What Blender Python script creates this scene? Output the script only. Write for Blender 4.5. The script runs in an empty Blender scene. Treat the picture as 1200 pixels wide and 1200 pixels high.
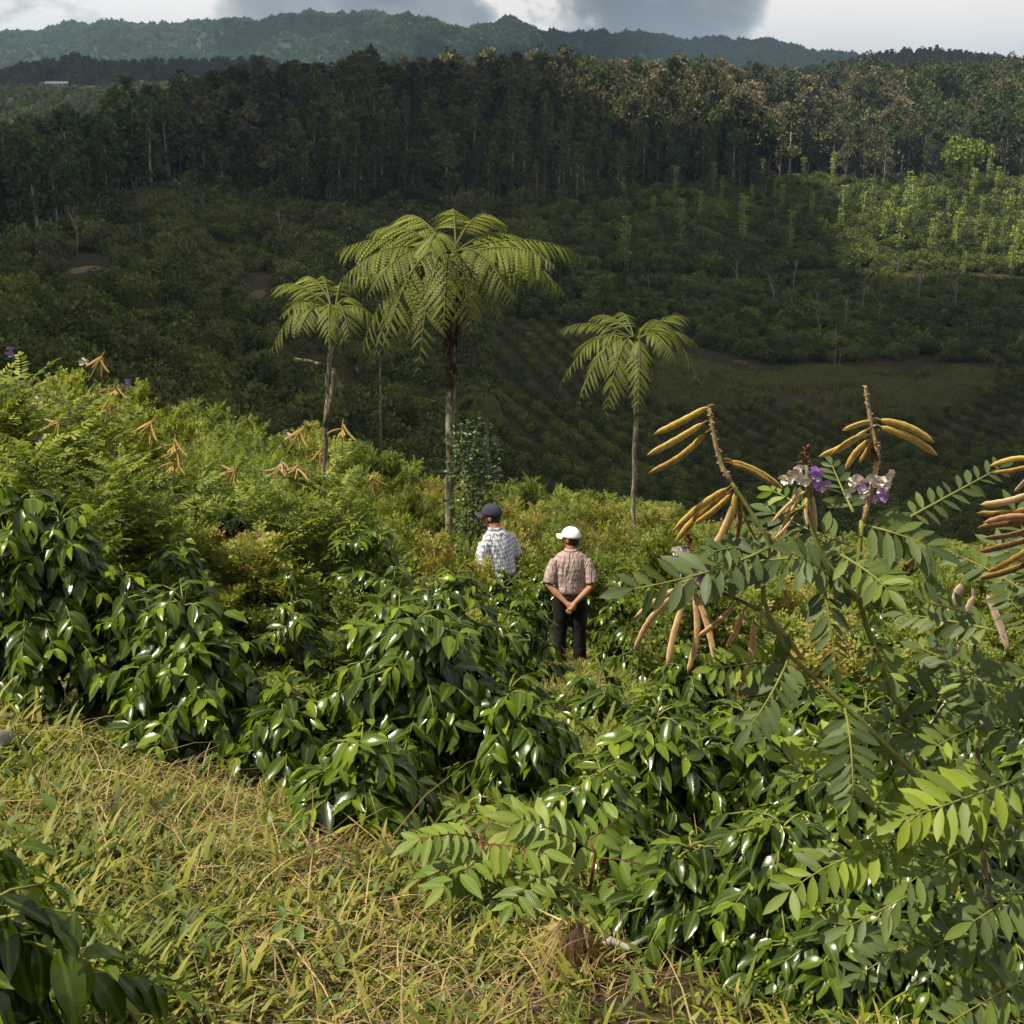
import bpy, math, random
import numpy as np
from mathutils import Vector, Matrix
rng = np.random.default_rng(7)
random.seed(7)
sc = bpy.context.scene
COL = sc.collection
R = math.radians

# ------------------------------------------------------------------ camera
F = 1500.0
PITCH = R(17.4)
CT, ST = math.cos(PITCH), math.sin(PITCH)
cam_d = bpy.data.cameras.new('camera')
cam = bpy.data.objects.new('camera', cam_d)
COL.objects.link(cam)
cam_d.sensor_width = 36.0
cam_d.lens = 36.0 * F / 1200.0
cam_d.clip_start = 0.05
cam_d.clip_end = 30000
cam.location = (0, 0, 0)
cam.rotation_euler = (math.pi / 2 - PITCH, 0, 0)
sc.camera = cam

# ------------------------------------------------------------------ light
SUN = Vector((-0.60, -0.22, 0.86)).normalized()
EXPOSURE = 0.55
sc.view_settings.view_transform = 'Standard'
sc.view_settings.look = 'None'
sc.view_settings.exposure = EXPOSURE
sc.view_settings.gamma = 1
sc.view_settings.use_curve_mapping = False
sc.cycles.use_denoising = True
sc.cycles.max_bounces = 6
sc.cycles.diffuse_bounces = 3
sc.cycles.glossy_bounces = 2
sc.cycles.transmission_bounces = 3
sc.cycles.volume_bounces = 0
sc.cycles.transparent_max_bounces = 4
sc.cycles.sample_clamp_indirect = 4
sun_d = bpy.data.lights.new('sun', 'SUN')
sun_d.energy = 5.0
sun_d.angle = R(0.5)
sun_d.color = (1.0, 0.90, 0.72)
sun_o = bpy.data.objects.new('sun', sun_d)
COL.objects.link(sun_o)
sun_o.rotation_euler = (-SUN).to_track_quat('-Z', 'Y').to_euler()

world = bpy.data.worlds.new('World')
sc.world = world
world.use_nodes = True
wn, wl = world.node_tree.nodes, world.node_tree.links
wn.clear()
def N(nt, typ, **kw):
    n = nt.nodes.new(typ)
    for k, v in kw.items():
        if k.startswith('i_'):
            key = k[2:]
            key = int(key) if key.isdigit() else key.replace('_', ' ')
            n.inputs[key].default_value = v
        else:
            setattr(n, k, v)
    return n
def build_world():
    nt = world.node_tree
    L = nt.links.new
    out = N(nt, 'ShaderNodeOutputWorld')
    bg = N(nt, 'ShaderNodeBackground')
    bg.inputs['Strength'].default_value = 0.043
    sky = N(nt, 'ShaderNodeTexSky', sky_type='NISHITA', sun_disc=False,
            sun_elevation=math.asin(SUN.z), sun_rotation=math.atan2(SUN.x, SUN.y))
    tc = N(nt, 'ShaderNodeTexCoord')
    sep = N(nt, 'ShaderNodeSeparateXYZ')
    L(tc.outputs['Generated'], sep.inputs[0])
    # puffy low clouds: noise on the view direction, flattened a little
    mp = N(nt, 'ShaderNodeMapping'); mp.inputs['Scale'].default_value = (1, 1, 1.9); mp.inputs['Location'].default_value = (2.2, 0.7, 1.1)
    L(tc.outputs['Generated'], mp.inputs[0])
    n1 = N(nt, 'ShaderNodeTexNoise', i_Scale=2.6, i_Detail=9.0, i_Roughness=0.58, i_Distortion=0.3); L(mp.outputs[0], n1.inputs['Vector'])
    cov = N(nt, 'ShaderNodeMapRange'); cov.inputs[1].default_value = 0.30; cov.inputs[2].default_value = 0.40
    cov.interpolation_type = 'SMOOTHSTEP'; L(n1.outputs['Fac'], cov.inputs[0])
    n2 = N(nt, 'ShaderNodeTexNoise', i_Scale=7.0, i_Detail=10.0, i_Roughness=0.60, i_Distortion=0.4); L(mp.outputs[0], n2.inputs['Vector'])
    acc = n2.outputs['Fac']
    # cloud banks: (px,row) centre seen in the photograph, reach, brightness
    wob = N(nt, 'ShaderNodeTexNoise', i_Scale=14.0, i_Detail=7.0); L(tc.outputs['Generated'], wob.inputs['Vector'])
    wv = N(nt, 'ShaderNodeVectorMath', operation='MULTIPLY_ADD'); wv.inputs[1].default_value = (.15,) * 3
    L(wob.outputs['Color'], wv.inputs[0]); L(tc.outputs['Generated'], wv.inputs[2])
    for (cx, cy, rad, amt) in [(790, -5, .105, -.24), (640, 18, .040, .28), (590, 5, .035, .22), (940, 25, .06, .22), (1100, 35, .11, .17), (1290, 0, .12, .08), (60, 10, .10, .10), (160, 0, .05, .12), (380, -30, .13, -.05), (200, -10, .06, .04), (-150, -40, .12, -.12), (1500, -60, .2, -.1)]:
        bb_ = (600.0 - cy) / F; d = Vector(((cx - 600) / F, CT + bb_ * ST, -ST + bb_ * CT)).normalized() + Vector((.075, .075, .075))
        ds = N(nt, 'ShaderNodeVectorMath', operation='DISTANCE'); L(wv.outputs[0], ds.inputs[0]); ds.inputs[1].default_value = d
        mr = N(nt, 'ShaderNodeMapRange'); mr.interpolation_type = 'SMOOTHERSTEP'
        mr.inputs[1].default_value = rad * 1.25; mr.inputs[2].default_value = rad * .25; mr.inputs[3].default_value = 0; mr.inputs[4].default_value = amt
        L(ds.outputs['Value'], mr.inputs[0])
        ad = N(nt, 'ShaderNodeMath', operation='ADD'); L(acc, ad.inputs[0]); L(mr.outputs[0], ad.inputs[1]); acc = ad.outputs[0]
    ramp = N(nt, 'ShaderNodeValToRGB')
    e = ramp.color_ramp.elements
    e[0].position = 0.30; e[0].color = (3.6, 3.9, 4.4, 1)
    e[1].position = 0.64; e[1].color = (22.0, 20.5, 19.6, 1)
    k = e.new(0.45); k.color = (7.0, 7.1, 7.4, 1)
    k = e.new(0.56); k.color = (13.2, 13.0, 12.7, 1)
    L(acc, ramp.inputs[0])
    mix = N(nt, 'ShaderNodeMix', data_type='RGBA')
    L(cov.outputs[0], mix.inputs[0]); L(sky.outputs[0], mix.inputs[6]); L(ramp.outputs[0], mix.inputs[7])
    L(mix.outputs[2], bg.inputs['Color'])
    L(bg.outputs[0], out.inputs[0])
build_world()

# ------------------------------------------------------------------ picture geometry: measured rows and columns -> places
def slope(row):
    b = (600.0 - np.asarray(row, float)) / F
    return (b * CT - ST) / (CT + b * ST)
def pt(px, row, y):
    b = (600.0 - row) / F; a = (px - 600.0) / F
    k = y / (CT + b * ST)
    return Vector((a * k, y, (b * CT - ST) * k))
def proj(x, y, z):
    d = y * CT - z * ST
    up = y * ST + z * CT
    return 600 + F * x / d, 600 - F * up / d

# ------------------------------------------------------------------ noise
def _hash(i, j, seed):
    n = (i.astype(np.int64) * 374761393 + j.astype(np.int64) * 668265263 + seed * 982451653) & 0xffffffff
    n = ((n ^ (n >> 13)) * 1274126177) & 0xffffffff
    return ((n ^ (n >> 16)) & 0xffff) / 65535.0
def vnoise(x, y, seed=0):
    x = np.asarray(x, float); y = np.asarray(y, float)
    i = np.floor(x); j = np.floor(y)
    fx = x - i; fy = y - j
    fx = fx * fx * (3 - 2 * fx); fy = fy * fy * (3 - 2 * fy)
    a = _hash(i, j, seed); b = _hash(i + 1, j, seed); c = _hash(i, j + 1, seed); d = _hash(i + 1, j + 1, seed)
    return (a * (1 - fx) + b * fx) * (1 - fy) + (c * (1 - fx) + d * fx) * fy
def fbm(x, y, seed=0, o=4):
    s = 0; a = 0.5; t = 0
    for k in range(o):
        s = s + a * vnoise(np.asarray(x) * 2 ** k, np.asarray(y) * 2 ** k, seed + k * 17); t += a; a *= 0.5
    return s / t
def sstep(a, b, x):
    t = np.clip((np.asarray(x, float) - a) / (b - a), 0, 1)
    return t * t * (3 - 2 * t)

# ------------------------------------------------------------------ terrain height
NY = [-20, 0, 2.6, 5, 8, 13.3, 17, 20, 25, 32, 60]
NZ = [4.5, -1.35, -2.12, -2.95, -4.08, -6.01, -7.2, -7.95, -8.85, -9.9, -13]
def near_h(x, y):
    z = np.interp(y, NY, NZ)
    z = z + 0.12 * np.clip(-x, 0, 5) + 0.40 * np.clip(-x - 1.5, 0, 3.6) * sstep(6, 12, y)
    z = z - 0.08 * np.maximum(0, x - 1) - 0.14 * np.maximum(0, x - 6) * sstep(14, 24, y)
    z = z + 0.16 * (fbm(x * 0.7, y * 0.7, 3) - 0.5) + 0.05 * (fbm(x * 3, y * 3, 5) - 0.5)
    return z
COLS = np.array([-700, 0, 110, 200, 300, 450, 600, 750, 900, 1050, 1200, 1900], float)
DIST = np.array([45, 70, 110, 160, 220, 300, 380, 440, 520, 600, 700, 850, 1000, 1200, 1600, 2300, 2900, 3500, 4300, 6500], float)
ROWS = {
 -700: [430, 395, 345, 312, 292, 274, 262, 258, 250, 222, 180, 134, 132, 112, 118, 105, 80, 50, 70, 120],
 0:    [440, 405, 352, 318, 296, 276, 264, 260, 252, 226, 184, 134, 134, 112, 118, 103, 84, 50, 70, 120],
 110:  [500, 450, 384, 332, 296, 262, 238, 226, 226, 212, 180, 132, 130, 90, 116, 100, 78, 40, 70, 120],
 200:  [540, 482, 412, 352, 304, 250, 206, 186, 206, 206, 174, 128, 128, 97, 114, 100, 76, 40, 70, 120],
 300:  [580, 510, 438, 380, 324, 260, 198, 168, 186, 190, 164, 116, 122, 92, 112, 98, 76, 40, 70, 120],
 450:  [620, 560, 492, 427, 357, 276, 196, 150, 150, 158, 152, 122, 120, 112, 114, 100, 76, 40, 70, 120],
 600:  [660, 604, 542, 472, 392, 292, 206, 152, 138, 140, 146, 132, 124, 116, 116, 106, 82, 44, 70, 120],
 750:  [680, 630, 572, 502, 422, 320, 236, 182, 144, 138, 142, 132, 123, 114, 116, 106, 84, 50, 74, 120],
 900:  [700, 650, 596, 532, 452, 346, 258, 208, 156, 138, 140, 132, 122, 108, 116, 106, 86, 56, 76, 120],
 1050: [700, 650, 600, 534, 450, 346, 262, 212, 156, 134, 130, 128, 118, 80, 114, 106, 90, 74, 84, 120],
 1200: [700, 650, 600, 532, 444, 344, 266, 212, 152, 128, 118, 122, 116, 100, 114, 108, 96, 84, 90, 120],
 1900: [700, 650, 600, 532, 444, 344, 266, 212, 152, 128, 118, 122, 116, 104, 114, 108, 96, 90, 95, 120],
}
RT = np.array([ROWS[int(c)] for c in COLS], float)
SKYX = [-700, 0, 30, 60, 110, 160, 200, 245, 290, 320, 345, 375, 400, 420, 450, 480, 520, 550, 575, 600, 615, 640, 700, 750, 800, 830, 860, 900, 925, 945, 1000, 1040, 1200, 1900]
SKYR = [60, 46, 42, 36, 31, 31, 35, 33, 29, 31, 29, 21, 22, 24, 20, 22, 33, 36, 30, 24, 28, 41, 43, 43, 51, 49, 49, 51, 62, 64, 69, 74, 88, 95]
def far_rows(px, y):
    ly = np.log(np.maximum(y, 40)); LD = np.log(DIST)
    k = np.clip(np.searchsorted(LD, ly) - 1, 0, len(LD) - 2)
    t = np.clip((ly - LD[k]) / (LD[k + 1] - LD[k]), 0, 1)
    t = t * 0.5 + (t * t * (3 - 2 * t)) * 0.5
    c = np.clip(np.searchsorted(COLS, px) - 1, 0, len(COLS) - 2)
    q = np.clip((px - COLS[c]) / (COLS[c + 1] - COLS[c]), 0, 1)
    q = q * q * (3 - 2 * q)
    a = RT[c, k] * (1 - t) + RT[c, k + 1] * t
    b = RT[c + 1, k] * (1 - t) + RT[c + 1, k + 1] * t
    r = a * (1 - q) + b * q
    w = sstep(2900, 3450, y) * (1 - sstep(3600, 4200, y))
    base = RT[c, 17] * (1 - q) + RT[c + 1, 17] * q
    jag = 9 * (fbm(px / 23.0, px * 0.013 + 3.3, 63, 5) - .5)
    return r + w * (np.interp(px, SKYX, SKYR) + jag - base)
def far_h(x, y):
    yy = np.maximum(y, 30)
    u = x / yy
    px = 600 + 1500 * u * (0.955 + 0.3 * 0.15)
    z = yy * slope(far_rows(px, yy))
    amp = np.interp(yy, [45, 200, 500, 1200, 3000], [0.6, 1.5, 3.0, 8.0, 12.0])
    z = z + amp * (fbm(x / 38.0, y / 38.0, 21) - 0.5)
    m = sstep(1500, 2400, yy) * (1 - 0.85 * sstep(3250, 3500, yy))
    rid = 1 - 2 * np.abs(fbm((x + 0.35 * y) / 420.0, y / 900.0, 41, 5) - 0.5)
    rid2 = 1 - 2 * np.abs(fbm(x / 150.0 + 4, (y + 0.4 * x) / 260.0, 43, 4) - 0.5)
    z = z + m * (150 * (rid - 0.84) + 75 * (rid2 - 0.80))
    return z
def crest(x, y):
    u = np.asarray(x, float) / np.maximum(y, 4)
    return np.interp(u, [-0.6, -0.4, -0.27, -0.1, 0, 0.4], [13, 14.5, 17.5, 21.5, 24, 27])
def Hh(x, y):
    x = np.asarray(x, float); y = np.asarray(y, float)
    yc = crest(x, y)
    t = sstep(0, 1, (y - yc) / (55 - yc))
    return near_h(x, y) * (1 - t) + far_h(x, y) * t
def H(x, y):
    return float(Hh(np.array([x]), np.array([y]))[0])
def gpos(px, y):
    x = 0.0
    for _ in range(6):
        z = H(x, y)
        d = y * CT - z * ST
        x = (px - 600) / F * d
    return x, y, H(x, y)

# ------------------------------------------------------------------ object helpers
def tag(o, label=None, cat=None, group=None, kind=None):
    if label: o['label'] = label
    if cat: o['category'] = cat
    if group: o['group'] = group
    if kind: o['kind'] = kind
    return o
def empty(name, loc, label, cat, group=None, rz=0.0, sca=1.0):
    o = bpy.data.objects.new(name, None)
    o.empty_display_size = 0.2
    o.location = loc; o.rotation_euler = (0, 0, rz)
    o.scale = (sca,) * 3
    COL.objects.link(o)
    return tag(o, label, cat, group)
def put(name, me, parent=None, mtx=None, kind=None, label=None):
    o = bpy.data.objects.new(name, me)
    if parent is not None: o.parent = parent
    if mtx is not None: o.matrix_basis = mtx
    COL.objects.link(o)
    if kind: o['kind'] = kind
    if label: o['label'] = label
    return o

class T:
    """a template: vertices, faces, uvs per vertex"""
    def __init__(s, v, f, uv=None):
        s.v = np.asarray(v, float); s.f = [tuple(a) for a in f]
        s.uv = np.zeros((len(s.v), 2)) if uv is None else np.asarray(uv, float)
        s.sz = np.array([len(a) for a in s.f]); s.lp = np.concatenate([np.array(a) for a in s.f])
class MB:
    def __init__(s): s.v = []; s.lp = []; s.sz = []; s.t = []; s.uv = []; s.mi = []; s.n = 0
    def many(s, tp, mats, tones=0.5, mi=0):
        mats = np.asarray(mats, float)
        if len(mats) == 0: return s
        m = len(mats); nv = len(tp.v)
        vv = np.einsum('mij,nj->mni', mats[:, :3, :3], tp.v) + mats[:, None, :3, 3]
        s.v.append(vv.reshape(-1, 3))
        off = s.n + nv * np.arange(m)
        s.lp.append((tp.lp[None, :] + off[:, None]).ravel())
        s.sz.append(np.tile(tp.sz, m)); s.mi.append(np.full(m * len(tp.sz), mi))
        s.t.append(np.repeat(np.broadcast_to(tones, (m,)), nv)); s.uv.append(np.tile(tp.uv, (m, 1)))
        s.n += nv * m
        return s
    def raw(s, v, f, tone=0.5, mi=0, uv=None):
        return s.many(T(v, f, uv), np.eye(4)[None], tone, mi)
    def tube(s, pts, rad, n=6, tone=0.5, mi=0, cap=True):
        P = [Vector(p) for p in pts]
        if not hasattr(rad, '__len__'): rad = [rad] * len(P)
        vs = []; fs = []
        prev = None
        for i, p in enumerate(P):
            d = (P[min(i + 1, len(P) - 1)] - P[max(i - 1, 0)])
            if d.length < 1e-9: d = Vector((0, 0, 1))
            d.normalize()
            a = prev if prev is not None else (Vector((1, 0, 0)) if abs(d.x) < 0.8 else Vector((0, 1, 0)))
            a = (a - d * a.dot(d)).normalized(); prev = a
            b = d.cross(a)
            for k in range(n):
                q = 2 * math.pi * k / n
                vs.append(p + (a * math.cos(q) + b * math.sin(q)) * rad[i])
        for i in range(len(P) - 1):
            for k in range(n):
                fs.append((i * n + k, i * n + (k + 1) % n, (i + 1) * n + (k + 1) % n, (i + 1) * n + k))
        if cap:
            fs.append(tuple(range(n))[::-1]); fs.append(tuple((len(P) - 1) * n + k for k in range(n)))
        uv = [[(i % n) / n, i // n / max(1, len(P) - 1)] for i in range(len(vs))]
        return s.raw([tuple(v) for v in vs], fs, tone, mi, uv)
    def mesh(s, name, mats, smooth=True):
        me = bpy.data.meshes.new(name)
        v = np.concatenate(s.v); lp = np.concatenate(s.lp); sz = np.concatenate(s.sz)
        me.vertices.add(len(v)); me.vertices.foreach_set('co', v.astype(np.float32).ravel())
        me.loops.add(len(lp)); me.loops.foreach_set('vertex_index', lp.astype(np.int32))
        me.polygons.add(len(sz))
        me.polygons.foreach_set('loop_start', np.concatenate([[0], np.cumsum(sz)[:-1]]).astype(np.int32))
        me.polygons.foreach_set('loop_total', sz.astype(np.int32))
        if not isinstance(mats, (list, tuple)): mats = [mats]
        for m in mats: me.materials.append(m)
        me.polygons.foreach_set('material_index', np.concatenate(s.mi).astype(np.int32))
        me.polygons.foreach_set('use_smooth', np.full(len(sz), smooth))
        a = me.attributes.new('tone', 'FLOAT', 'POINT'); a.data.foreach_set('value', np.concatenate(s.t).astype(np.float32))
        ul = me.uv_layers.new(name='UVMap')
        ul.data.foreach_set('uv', np.concatenate(s.uv)[lp].astype(np.float32).ravel())
        me.update(calc_edges=True)
        me.validate()
        return me

def nrm(a):
    return a / np.maximum(np.linalg.norm(a, axis=-1, keepdims=True), 1e-9)
def frames(pos, d, up, s):
    """4x4 matrices: +Y along d, +Z towards up, uniform or (n,3) scale"""
    pos = np.atleast_2d(pos).astype(float); n = len(pos)
    d = nrm(np.broadcast_to(np.asarray(d, float), (n, 3))); up = np.broadcast_to(np.asarray(up, float), (n, 3))
    x = nrm(np.cross(d, up)); z = np.cross(x, d)
    s = np.asarray(s, float)
    if s.ndim < 2: s = np.repeat(np.broadcast_to(s, (n,))[:, None], 3, 1)
    M = np.zeros((n, 4, 4)); M[:, :3, 0] = x * s[:, :1]; M[:, :3, 1] = d * s[:, 1:2]; M[:, :3, 2] = z * s[:, 2:3]
    M[:, :3, 3] = pos; M[:, 3, 3] = 1
    return M
def BM(m): return Matrix([list(map(float, r)) for r in m])

# ------------------------------------------------------------------ materials
def newmat(name):
    m = bpy.data.materials.new(name); m.use_nodes = True
    m.node_tree.nodes.clear()
    return m, m.node_tree
def ramp_node(nt, stops):
    r = N(nt, 'ShaderNodeValToRGB'); e = r.color_ramp.elements
    e[0].position = stops[0][0]; e[0].color = (*stops[0][1], 1)
    e[1].position = stops[-1][0]; e[1].color = (*stops[-1][1], 1)
    for p, c in stops[1:-1]:
        k = e.new(p); k.color = (*c, 1)
    return r
def leaf_mat(name, stops, rough=0.45, trans=0.3, veins=0.0, objrand=0.25, spec=0.5, noise=0.0, tcol=(1.3, 1.35, 0.45), midrib=0.0):
    m, nt = newmat(name); L = nt.links.new
    out = N(nt, 'ShaderNodeOutputMaterial')
    at = N(nt, 'ShaderNodeAttribute', attribute_name='tone')
    oi = N(nt, 'ShaderNodeObjectInfo')
    v = N(nt, 'ShaderNodeMath', operation='MULTIPLY_ADD', i_1=objrand, i_2=-objrand / 2); L(oi.outputs['Random'], v.inputs[0])
    a = N(nt, 'ShaderNodeMath', operation='ADD'); L(at.outputs['Fac'], a.inputs[0]); L(v.outputs[0], a.inputs[1])
    src = a.outputs[0]
    if noise:
        tn = N(nt, 'ShaderNodeTexNoise', i_Scale=noise, i_Detail=3.0)
        tc = N(nt, 'ShaderNodeNewGeometry'); L(tc.outputs['Position'], tn.inputs['Vector'])
        n2 = N(nt, 'ShaderNodeMath', operation='MULTIPLY_ADD', i_1=0.7, i_2=-0.35); L(tn.outputs['Fac'], n2.inputs[0])
        a2 = N(nt, 'ShaderNodeMath', operation='ADD'); L(src, a2.inputs[0]); L(n2.outputs[0], a2.inputs[1]); src = a2.outputs[0]
    r = ramp_node(nt, stops); L(src, r.inputs[0])
    col = r.outputs[0]
    uv = N(nt, 'ShaderNodeUVMap')
    if midrib:
        sp = N(nt, 'ShaderNodeSeparateXYZ'); L(uv.outputs[0], sp.inputs[0])
        d = N(nt, 'ShaderNodeMath', operation='SUBTRACT', i_1=0.5); L(sp.outputs['X'], d.inputs[0])
        ab = N(nt, 'ShaderNodeMath', operation='ABSOLUTE'); L(d.outputs[0], ab.inputs[0])
        mr = N(nt, 'ShaderNodeMapRange'); mr.inputs[1].default_value = 0.015; mr.inputs[2].default_value = 0.05
        mr.inputs[3].default_value = midrib; mr.inputs[4].default_value = 0.0
        L(ab.outputs[0], mr.inputs[0])
        mx = N(nt, 'ShaderNodeMix', data_type='RGBA'); L(mr.outputs[0], mx.inputs[0]); L(col, mx.inputs[6])
        mx.inputs[7].default_value = (0.22, 0.30, 0.06, 1)
        col = mx.outputs[2]
    p = N(nt, 'ShaderNodeBsdfPrincipled', i_Roughness=rough)
    p.inputs['Specular IOR Level'].default_value = spec
    L(col, p.inputs['Base Color'])
    if veins:
        # herringbone relief between side veins
        sp2 = N(nt, 'ShaderNodeSeparateXYZ'); L(uv.outputs[0], sp2.inputs[0])
        d2 = N(nt, 'ShaderNodeMath', operation='SUBTRACT', i_1=0.5); L(sp2.outputs['X'], d2.inputs[0])
        ab2 = N(nt, 'ShaderNodeMath', operation='ABSOLUTE'); L(d2.outputs[0], ab2.inputs[0])
        q = N(nt, 'ShaderNodeMath', operation='MULTIPLY_ADD', i_1=-0.55); L(ab2.outputs[0], q.inputs[0]); L(sp2.outputs['Y'], q.inputs[2])
        q2 = N(nt, 'ShaderNodeMath', operation='MULTIPLY', i_1=2 * math.pi * 9); L(q.outputs[0], q2.inputs[0])
        q3 = N(nt, 'ShaderNodeMath', operation='SINE'); L(q2.outputs[0], q3.inputs[0])
        q4 = N(nt, 'ShaderNodeMath', operation='ABSOLUTE'); L(q3.outputs[0], q4.inputs[0])
        bp = N(nt, 'ShaderNodeBump', i_Strength=veins, i_Distance=0.004)
        L(q4.outputs[0], bp.inputs['Height']); L(bp.outputs[0], p.inputs['Normal'])
    tr = N(nt, 'ShaderNodeBsdfTranslucent')
    mc = N(nt, 'ShaderNodeMix', data_type='RGBA', blend_type='MULTIPLY'); mc.inputs[0].default_value = 1
    L(col, mc.inputs[6]); mc.inputs[7].default_value = (*tcol, 1)
    L(mc.outputs[2], tr.inputs['Color'])
    ms = N(nt, 'ShaderNodeMixShader'); ms.inputs[0].default_value = trans
    L(p.outputs[0], ms.inputs[1]); L(tr.outputs[0], ms.inputs[2]); L(ms.outputs[0], out.inputs[0])
    return m
def solid_mat(name, stops, scale=8.0, rough=0.8, bump=0.3, dist=0.01, stretch=(1, 1, 1), obj=True, detail=5.0, spec=0.3, rand=0.0):
    m, nt = newmat(name); L = nt.links.new
    out = N(nt, 'ShaderNodeOutputMaterial'); p = N(nt, 'ShaderNodeBsdfPrincipled', i_Roughness=rough)
    p.inputs['Specular IOR Level'].default_value = spec
    if obj:
        tc = N(nt, 'ShaderNodeTexCoord'); src = tc.outputs['Object']
    else:
        tc = N(nt, 'ShaderNodeNewGeometry'); src = tc.outputs['Position']
    mp = N(nt, 'ShaderNodeMapping'); mp.inputs['Scale'].default_value = stretch; L(src, mp.inputs[0])
    tn = N(nt, 'ShaderNodeTexNoise', i_Scale=scale, i_Detail=detail, i_Roughness=0.6); L(mp.outputs[0], tn.inputs['Vector'])
    r = ramp_node(nt, stops)
    if rand:
        oi = N(nt, 'ShaderNodeObjectInfo'); v = N(nt, 'ShaderNodeMath', operation='MULTIPLY_ADD', i_1=rand, i_2=-rand / 2)
        L(oi.outputs['Random'], v.inputs[0]); a = N(nt, 'ShaderNodeMath', operation='ADD'); L(v.outputs[0], a.inputs[0]); L(tn.outputs['Fac'], a.inputs[1])
        L(a.outputs[0], r.inputs[0])
    else:
        L(tn.outputs['Fac'], r.inputs[0])
    L(r.outputs[0], p.inputs['Base Color'])
    if bump:
        bp = N(nt, 'ShaderNodeBump', i_Strength=bump, i_Distance=dist); L(tn.outputs['Fac'], bp.inputs['Height']); L(bp.outputs[0], p.inputs['Normal'])
    L(p.outputs[0], out.inputs[0])
    return m

M = {}
M['coffee'] = leaf_mat('coffee_leaf', [(0.0, (0.012, 0.026, 0.004)), (0.35, (0.034, 0.066, 0.006)), (0.70, (0.090, 0.145, 0.007)), (1.0, (0.21, 0.27, 0.012))],
                       rough=0.24, trans=0.28, veins=0.03, midrib=0.3, objrand=0.15, spec=0.42)
M['coffee_far'] = leaf_mat('coffee_leaf_far', [(0.0, (0.018, 0.042, 0.012)), (0.6, (0.040, 0.085, 0.015)), (1.0, (0.10, 0.15, 0.02))],
                           rough=0.5, trans=0.2, objrand=0.2)
M['teph'] = leaf_mat('bean_shrub_leaflet', [(0.0, (0.060, 0.090, 0.034)), (0.35, (0.095, 0.135, 0.036)), (0.7, (0.16, 0.22, 0.030)), (1.0, (0.25, 0.32, 0.03))],
                     rough=0.5, trans=0.32, midrib=0.10, objrand=0.35, spec=0.35, veins=0.06)
M['teph_lit'] = leaf_mat('lit_thicket_leaflet', [(0.0, (0.085, 0.12, 0.025)), (0.5, (0.165, 0.215, 0.035)), (1.0, (0.28, 0.31, 0.05))], rough=0.55, trans=0.36, objrand=0.2, spec=0.3)  # brighter copy of the bean shrub leaflet, sunlight put into its colour
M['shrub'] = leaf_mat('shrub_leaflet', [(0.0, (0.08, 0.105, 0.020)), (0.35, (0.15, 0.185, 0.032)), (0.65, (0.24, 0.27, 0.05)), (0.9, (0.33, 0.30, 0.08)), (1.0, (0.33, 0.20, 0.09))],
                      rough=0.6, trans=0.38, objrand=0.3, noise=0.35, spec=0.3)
M['sapling'] = leaf_mat('sapling_leaflet', [(0.0, (0.06, 0.11, 0.015)), (0.6, (0.14, 0.21, 0.02)), (1.0, (0.25, 0.28, 0.04))], rough=0.42, trans=0.3, veins=0.35, midrib=0.4, spec=0.5)
M['fern'] = leaf_mat('fern_pinna', [(0.0, (0.09, 0.095, 0.022)), (0.5, (0.145, 0.165, 0.028)), (1.0, (0.22, 0.25, 0.035))], rough=0.55, trans=0.3, objrand=0.25, spec=0.3)
M['fern_dark'] = leaf_mat('dead_frond', [(0.0, (0.05, 0.022, 0.012)), (1.0, (0.16, 0.06, 0.03))], rough=0.8, trans=0.15)
M['ficus'] = leaf_mat('oval_leaf', [(0.0, (0.04, 0.075, 0.02)), (1.0, (0.11, 0.16, 0.045))], rough=0.35, trans=0.15, spec=0.6)
M['grass'] = leaf_mat('grass_blade', [(0.0, (0.045, 0.07, 0.010)), (0.45, (0.165, 0.19, 0.022)), (0.75, (0.28, 0.275, 0.045)), (1.0, (0.34, 0.29, 0.08))],
                      rough=0.55, trans=0.35, objrand=0.6, noise=1.6, spec=0.3)
M['straw'] = leaf_mat('straw_blade', [(0.0, (0.08, 0.05, 0.022)), (0.5, (0.28, 0.20, 0.085)), (1.0, (0.52, 0.41, 0.19))], rough=0.7, trans=0.2, objrand=0.6, noise=1.6, spec=0.2, tcol=(1.1, 1, .8))
M['weed'] = leaf_mat('weed_leaf', [(0.0, (0.07, 0.13, 0.02)), (1.0, (0.18, 0.26, 0.045))], rough=0.5, trans=0.35, objrand=0.4)
M['stem_green'] = solid_mat('green_stem', [(0.3, (0.12, 0.15, 0.03)), (0.7, (0.22, 0.21, 0.05))], 30, 0.6, 0.2)
M['stem_brown'] = solid_mat('brown_stem', [(0.3, (0.07, 0.05, 0.03)), (0.7, (0.19, 0.14, 0.09))], 25, 0.85, 0.4)
M['stem_red'] = solid_mat('red_stem', [(0.3, (0.10, 0.035, 0.02)), (0.7, (0.17, 0.07, 0.03))], 25, 0.6, 0.2)
M['raceme'] = solid_mat('fuzzy_raceme', [(0.3, (0.20, 0.13, 0.06)), (0.7, (0.42, 0.32, 0.17))], 90, 0.9, 0.5)
M['fern_trunk'] = solid_mat('fern_trunk', [(0.30, (0.035, 0.026, 0.018)), (0.50, (0.14, 0.12, 0.08)), (0.72, (0.42, 0.38, 0.30))], 5, 0.9, 0.6, 0.03, (3, 3, 0.8))
M['fern_skirt'] = solid_mat('fern_skirt', [(0.3, (0.018, 0.012, 0.008)), (0.7, (0.09, 0.04, 0.02))], 12, 0.95, 0.7, 0.03, (4, 4, 1))
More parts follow.
